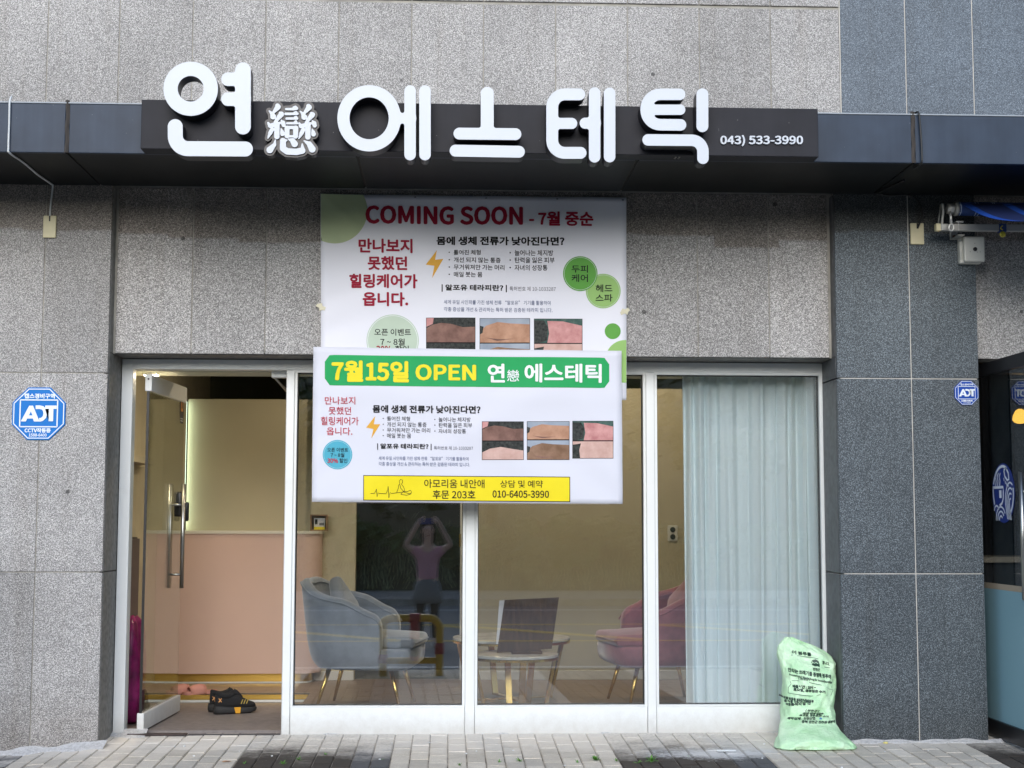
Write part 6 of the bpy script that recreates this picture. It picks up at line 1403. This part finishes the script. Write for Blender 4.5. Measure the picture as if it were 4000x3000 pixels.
# face: eyes, nose, mouth
fy = .035+.085
for s in (-1, 1):
    v, f = lathe_data([(.001, -.006), (.012, 0), (.001, .006)], 12); mk('eye', [(pc.x+s*.031+x*1.2, pc.y+fy-.008+y*.3, EYE+z) for x, y, z in v], f, M['hair'], person, True)
    tube('eyebrow', [pv(s*.016, fy-.004, EYE+.022), pv(s*.034, fy-.008, EYE+.027), pv(s*.048, fy-.02, EYE+.021)], .003, M['hair'], person, 6)
    v, f = lathe_data([(.001, -.028), (.012, -.018), (.016, .01), (.008, .026), (.001, .03)], 10); mk('ear', [(pc.x+s*.074+x*.4, pc.y+.03+y, EYE-.01+z) for x, y, z in v], f, M['skin'], person, True)
tube('nose', [pv(0, fy-.004, EYE-.002), pv(0, fy+.012, EYE-.034), pv(0, fy+.002, EYE-.044)], [.007, .012, .009], M['skin'], person, 8)
tube('mouth', [pv(-.022, fy-.014, EYE-.068), pv(0, fy-.004, EYE-.067), pv(.022, fy-.014, EYE-.068)], [.003, .006, .003], mat('lips', (.35, .09, .08), .5), person, 8)
dg = bpy.context.evaluated_depsgraph_get()
for o, nme, m, par in skins:
    me = bpy.data.meshes.new_from_object(o.evaluated_get(dg)); me.materials.clear(); me.shade_smooth(); bpy.data.objects.remove(o); link(nme, me, m, par)
# phone, its back to the shop; the picture is taken through its lens
phn = thing('phone', 'blue mobile phone held up sideways in both hands', 'phone', (0.0, CAM.y-.012, CAM.z-.04))
M['phone'] = mat('blue_phone_glass', (.06, .07, .22), .2)
box('body', -.075, .085, CAM.y-.016, CAM.y-.007, CAM.z-.062, CAM.z+.014, M['phone'], phn, .004, 3)
for dz in (0.0, -.02): tube('lens', [(0.062, CAM.y-.0068, CAM.z-.004+dz), (0.062, CAM.y-.0045, CAM.z-.004+dz)], .007, M['black'], phn, 16)

# ------------------------------------------------------------------ trees and grass on the bank across the road (mirrored in the glass)
M['bark'] = mat('dark_bark', (.06, .045, .03), .9); LEAF = [mat('leaf_dark', (.045, .085, .022), .6), mat('leaf_mid', (.07, .12, .035), .6), mat('leaf_olive', (.10, .12, .045), .6)]
def crown(cx, cy, cz, rx, rz, nl, s, rr):
    V = []; Fc = []; cl = [(rr.gauss(0, .5), rr.gauss(0, .5), rr.uniform(-.8, .8), rr.uniform(.25, .5)) for _ in range(16)]
    for k in range(nl):
        a_ = cl[rr.randrange(16)]; d = Vector((rr.gauss(0, 1), rr.gauss(0, 1), rr.gauss(0, 1))).normalized()*a_[3]*rr.uniform(.5, 1.0)
        p = Vector((cx+(a_[0]+d.x)*rx, cy+(a_[1]+d.y)*rx, cz+(a_[2]+d.z)*rz)); u = Vector((rr.gauss(0, 1), rr.gauss(0, 1), rr.gauss(0, .6))).normalized(); w = u.orthogonal().normalized(); L = s*rr.uniform(.6, 1.3); o = len(V)
        V += [p-u*L, p+w*L*.45, p+u*L, p-w*L*.45]; Fc.append((o, o+1, o+2, o+3))
    return V, Fc
rt = random.Random(5)
for k in range(13):
    x = -16.5+k*2.9+rt.uniform(-.7, .7); y = -24.5-rt.uniform(0, 4); z0 = bankz(x, y); h = rt.uniform(4.6, 7.2)
    if 2 <= k <= 3: h *= .62
    t = thing('tree', 'leafy green tree on the bank across the road', 'tree', (x, y, z0), 0, 'trees on the bank across the road')
    tube('trunk', smooth_path([(x, y, z0-.2), (x+.1, y+.05, z0+h*.3), (x-.05, y, z0+h*.6), (x+.1, y, z0+h*.85)], 4), [.13, .125, .12, .115, .11, .10, .09, .08, .07, .06, .05, .04, .03], M['bark'], t, 8)
    for q in range(4): a_ = rt.uniform(0, 6.3); tube('limb', [(x, y, z0+h*(.3+.1*q)), (x+.7*cos(a_), y+.7*sin(a_), z0+h*(.42+.1*q)), (x+1.2*cos(a_), y+1.2*sin(a_), z0+h*(.5+.1*q))], [.06, .04, .015], M['bark'], t, 6)
    v, f = crown(x, y, z0+h*.58, 1.9, h*.44, 2600, .16, rt); mk('crown', v, f, LEAF[k % 3], t)
LSH = [mat('shrub_leaf', (.14, .19, .07), .6), mat('pale_shrub_leaf', (.20, .22, .11), .6)]
for k in range(18):
    x = -17+k*2.0+rt.uniform(-.5, .5); y = -22.6-rt.uniform(0, 1.0); z0 = bankz(x, y); t = thing('shrub', 'low wild shrub at the foot of the bank across the road', 'shrub', (x, y, z0), 0, 'shrubs along the bank across the road')
    v, f = crown(x, y, z0+.45, .95, .6, 900, .11, rt); mk('foliage', v, f, LSH[k % 2], t)
V = []; Fc = []
for k in range(5000):
    x = rt.uniform(-18, 20); y = rt.uniform(-24.5, -21.7); z0 = bankz(x, y); L = rt.uniform(.15, .5); a_ = rt.uniform(0, 6.3); o = len(V); V += [(x-.02*cos(a_), y-.02*sin(a_), z0), (x+.02*cos(a_), y+.02*sin(a_), z0), (x+rt.gauss(0, .12), y+rt.gauss(0, .12), z0+L)]; Fc.append((o, o+1, o+2))
tag(mk('grass', V, Fc, LSH[1], None), 'long rough grass along the foot of the bank', 'grass', None, 'stuff')
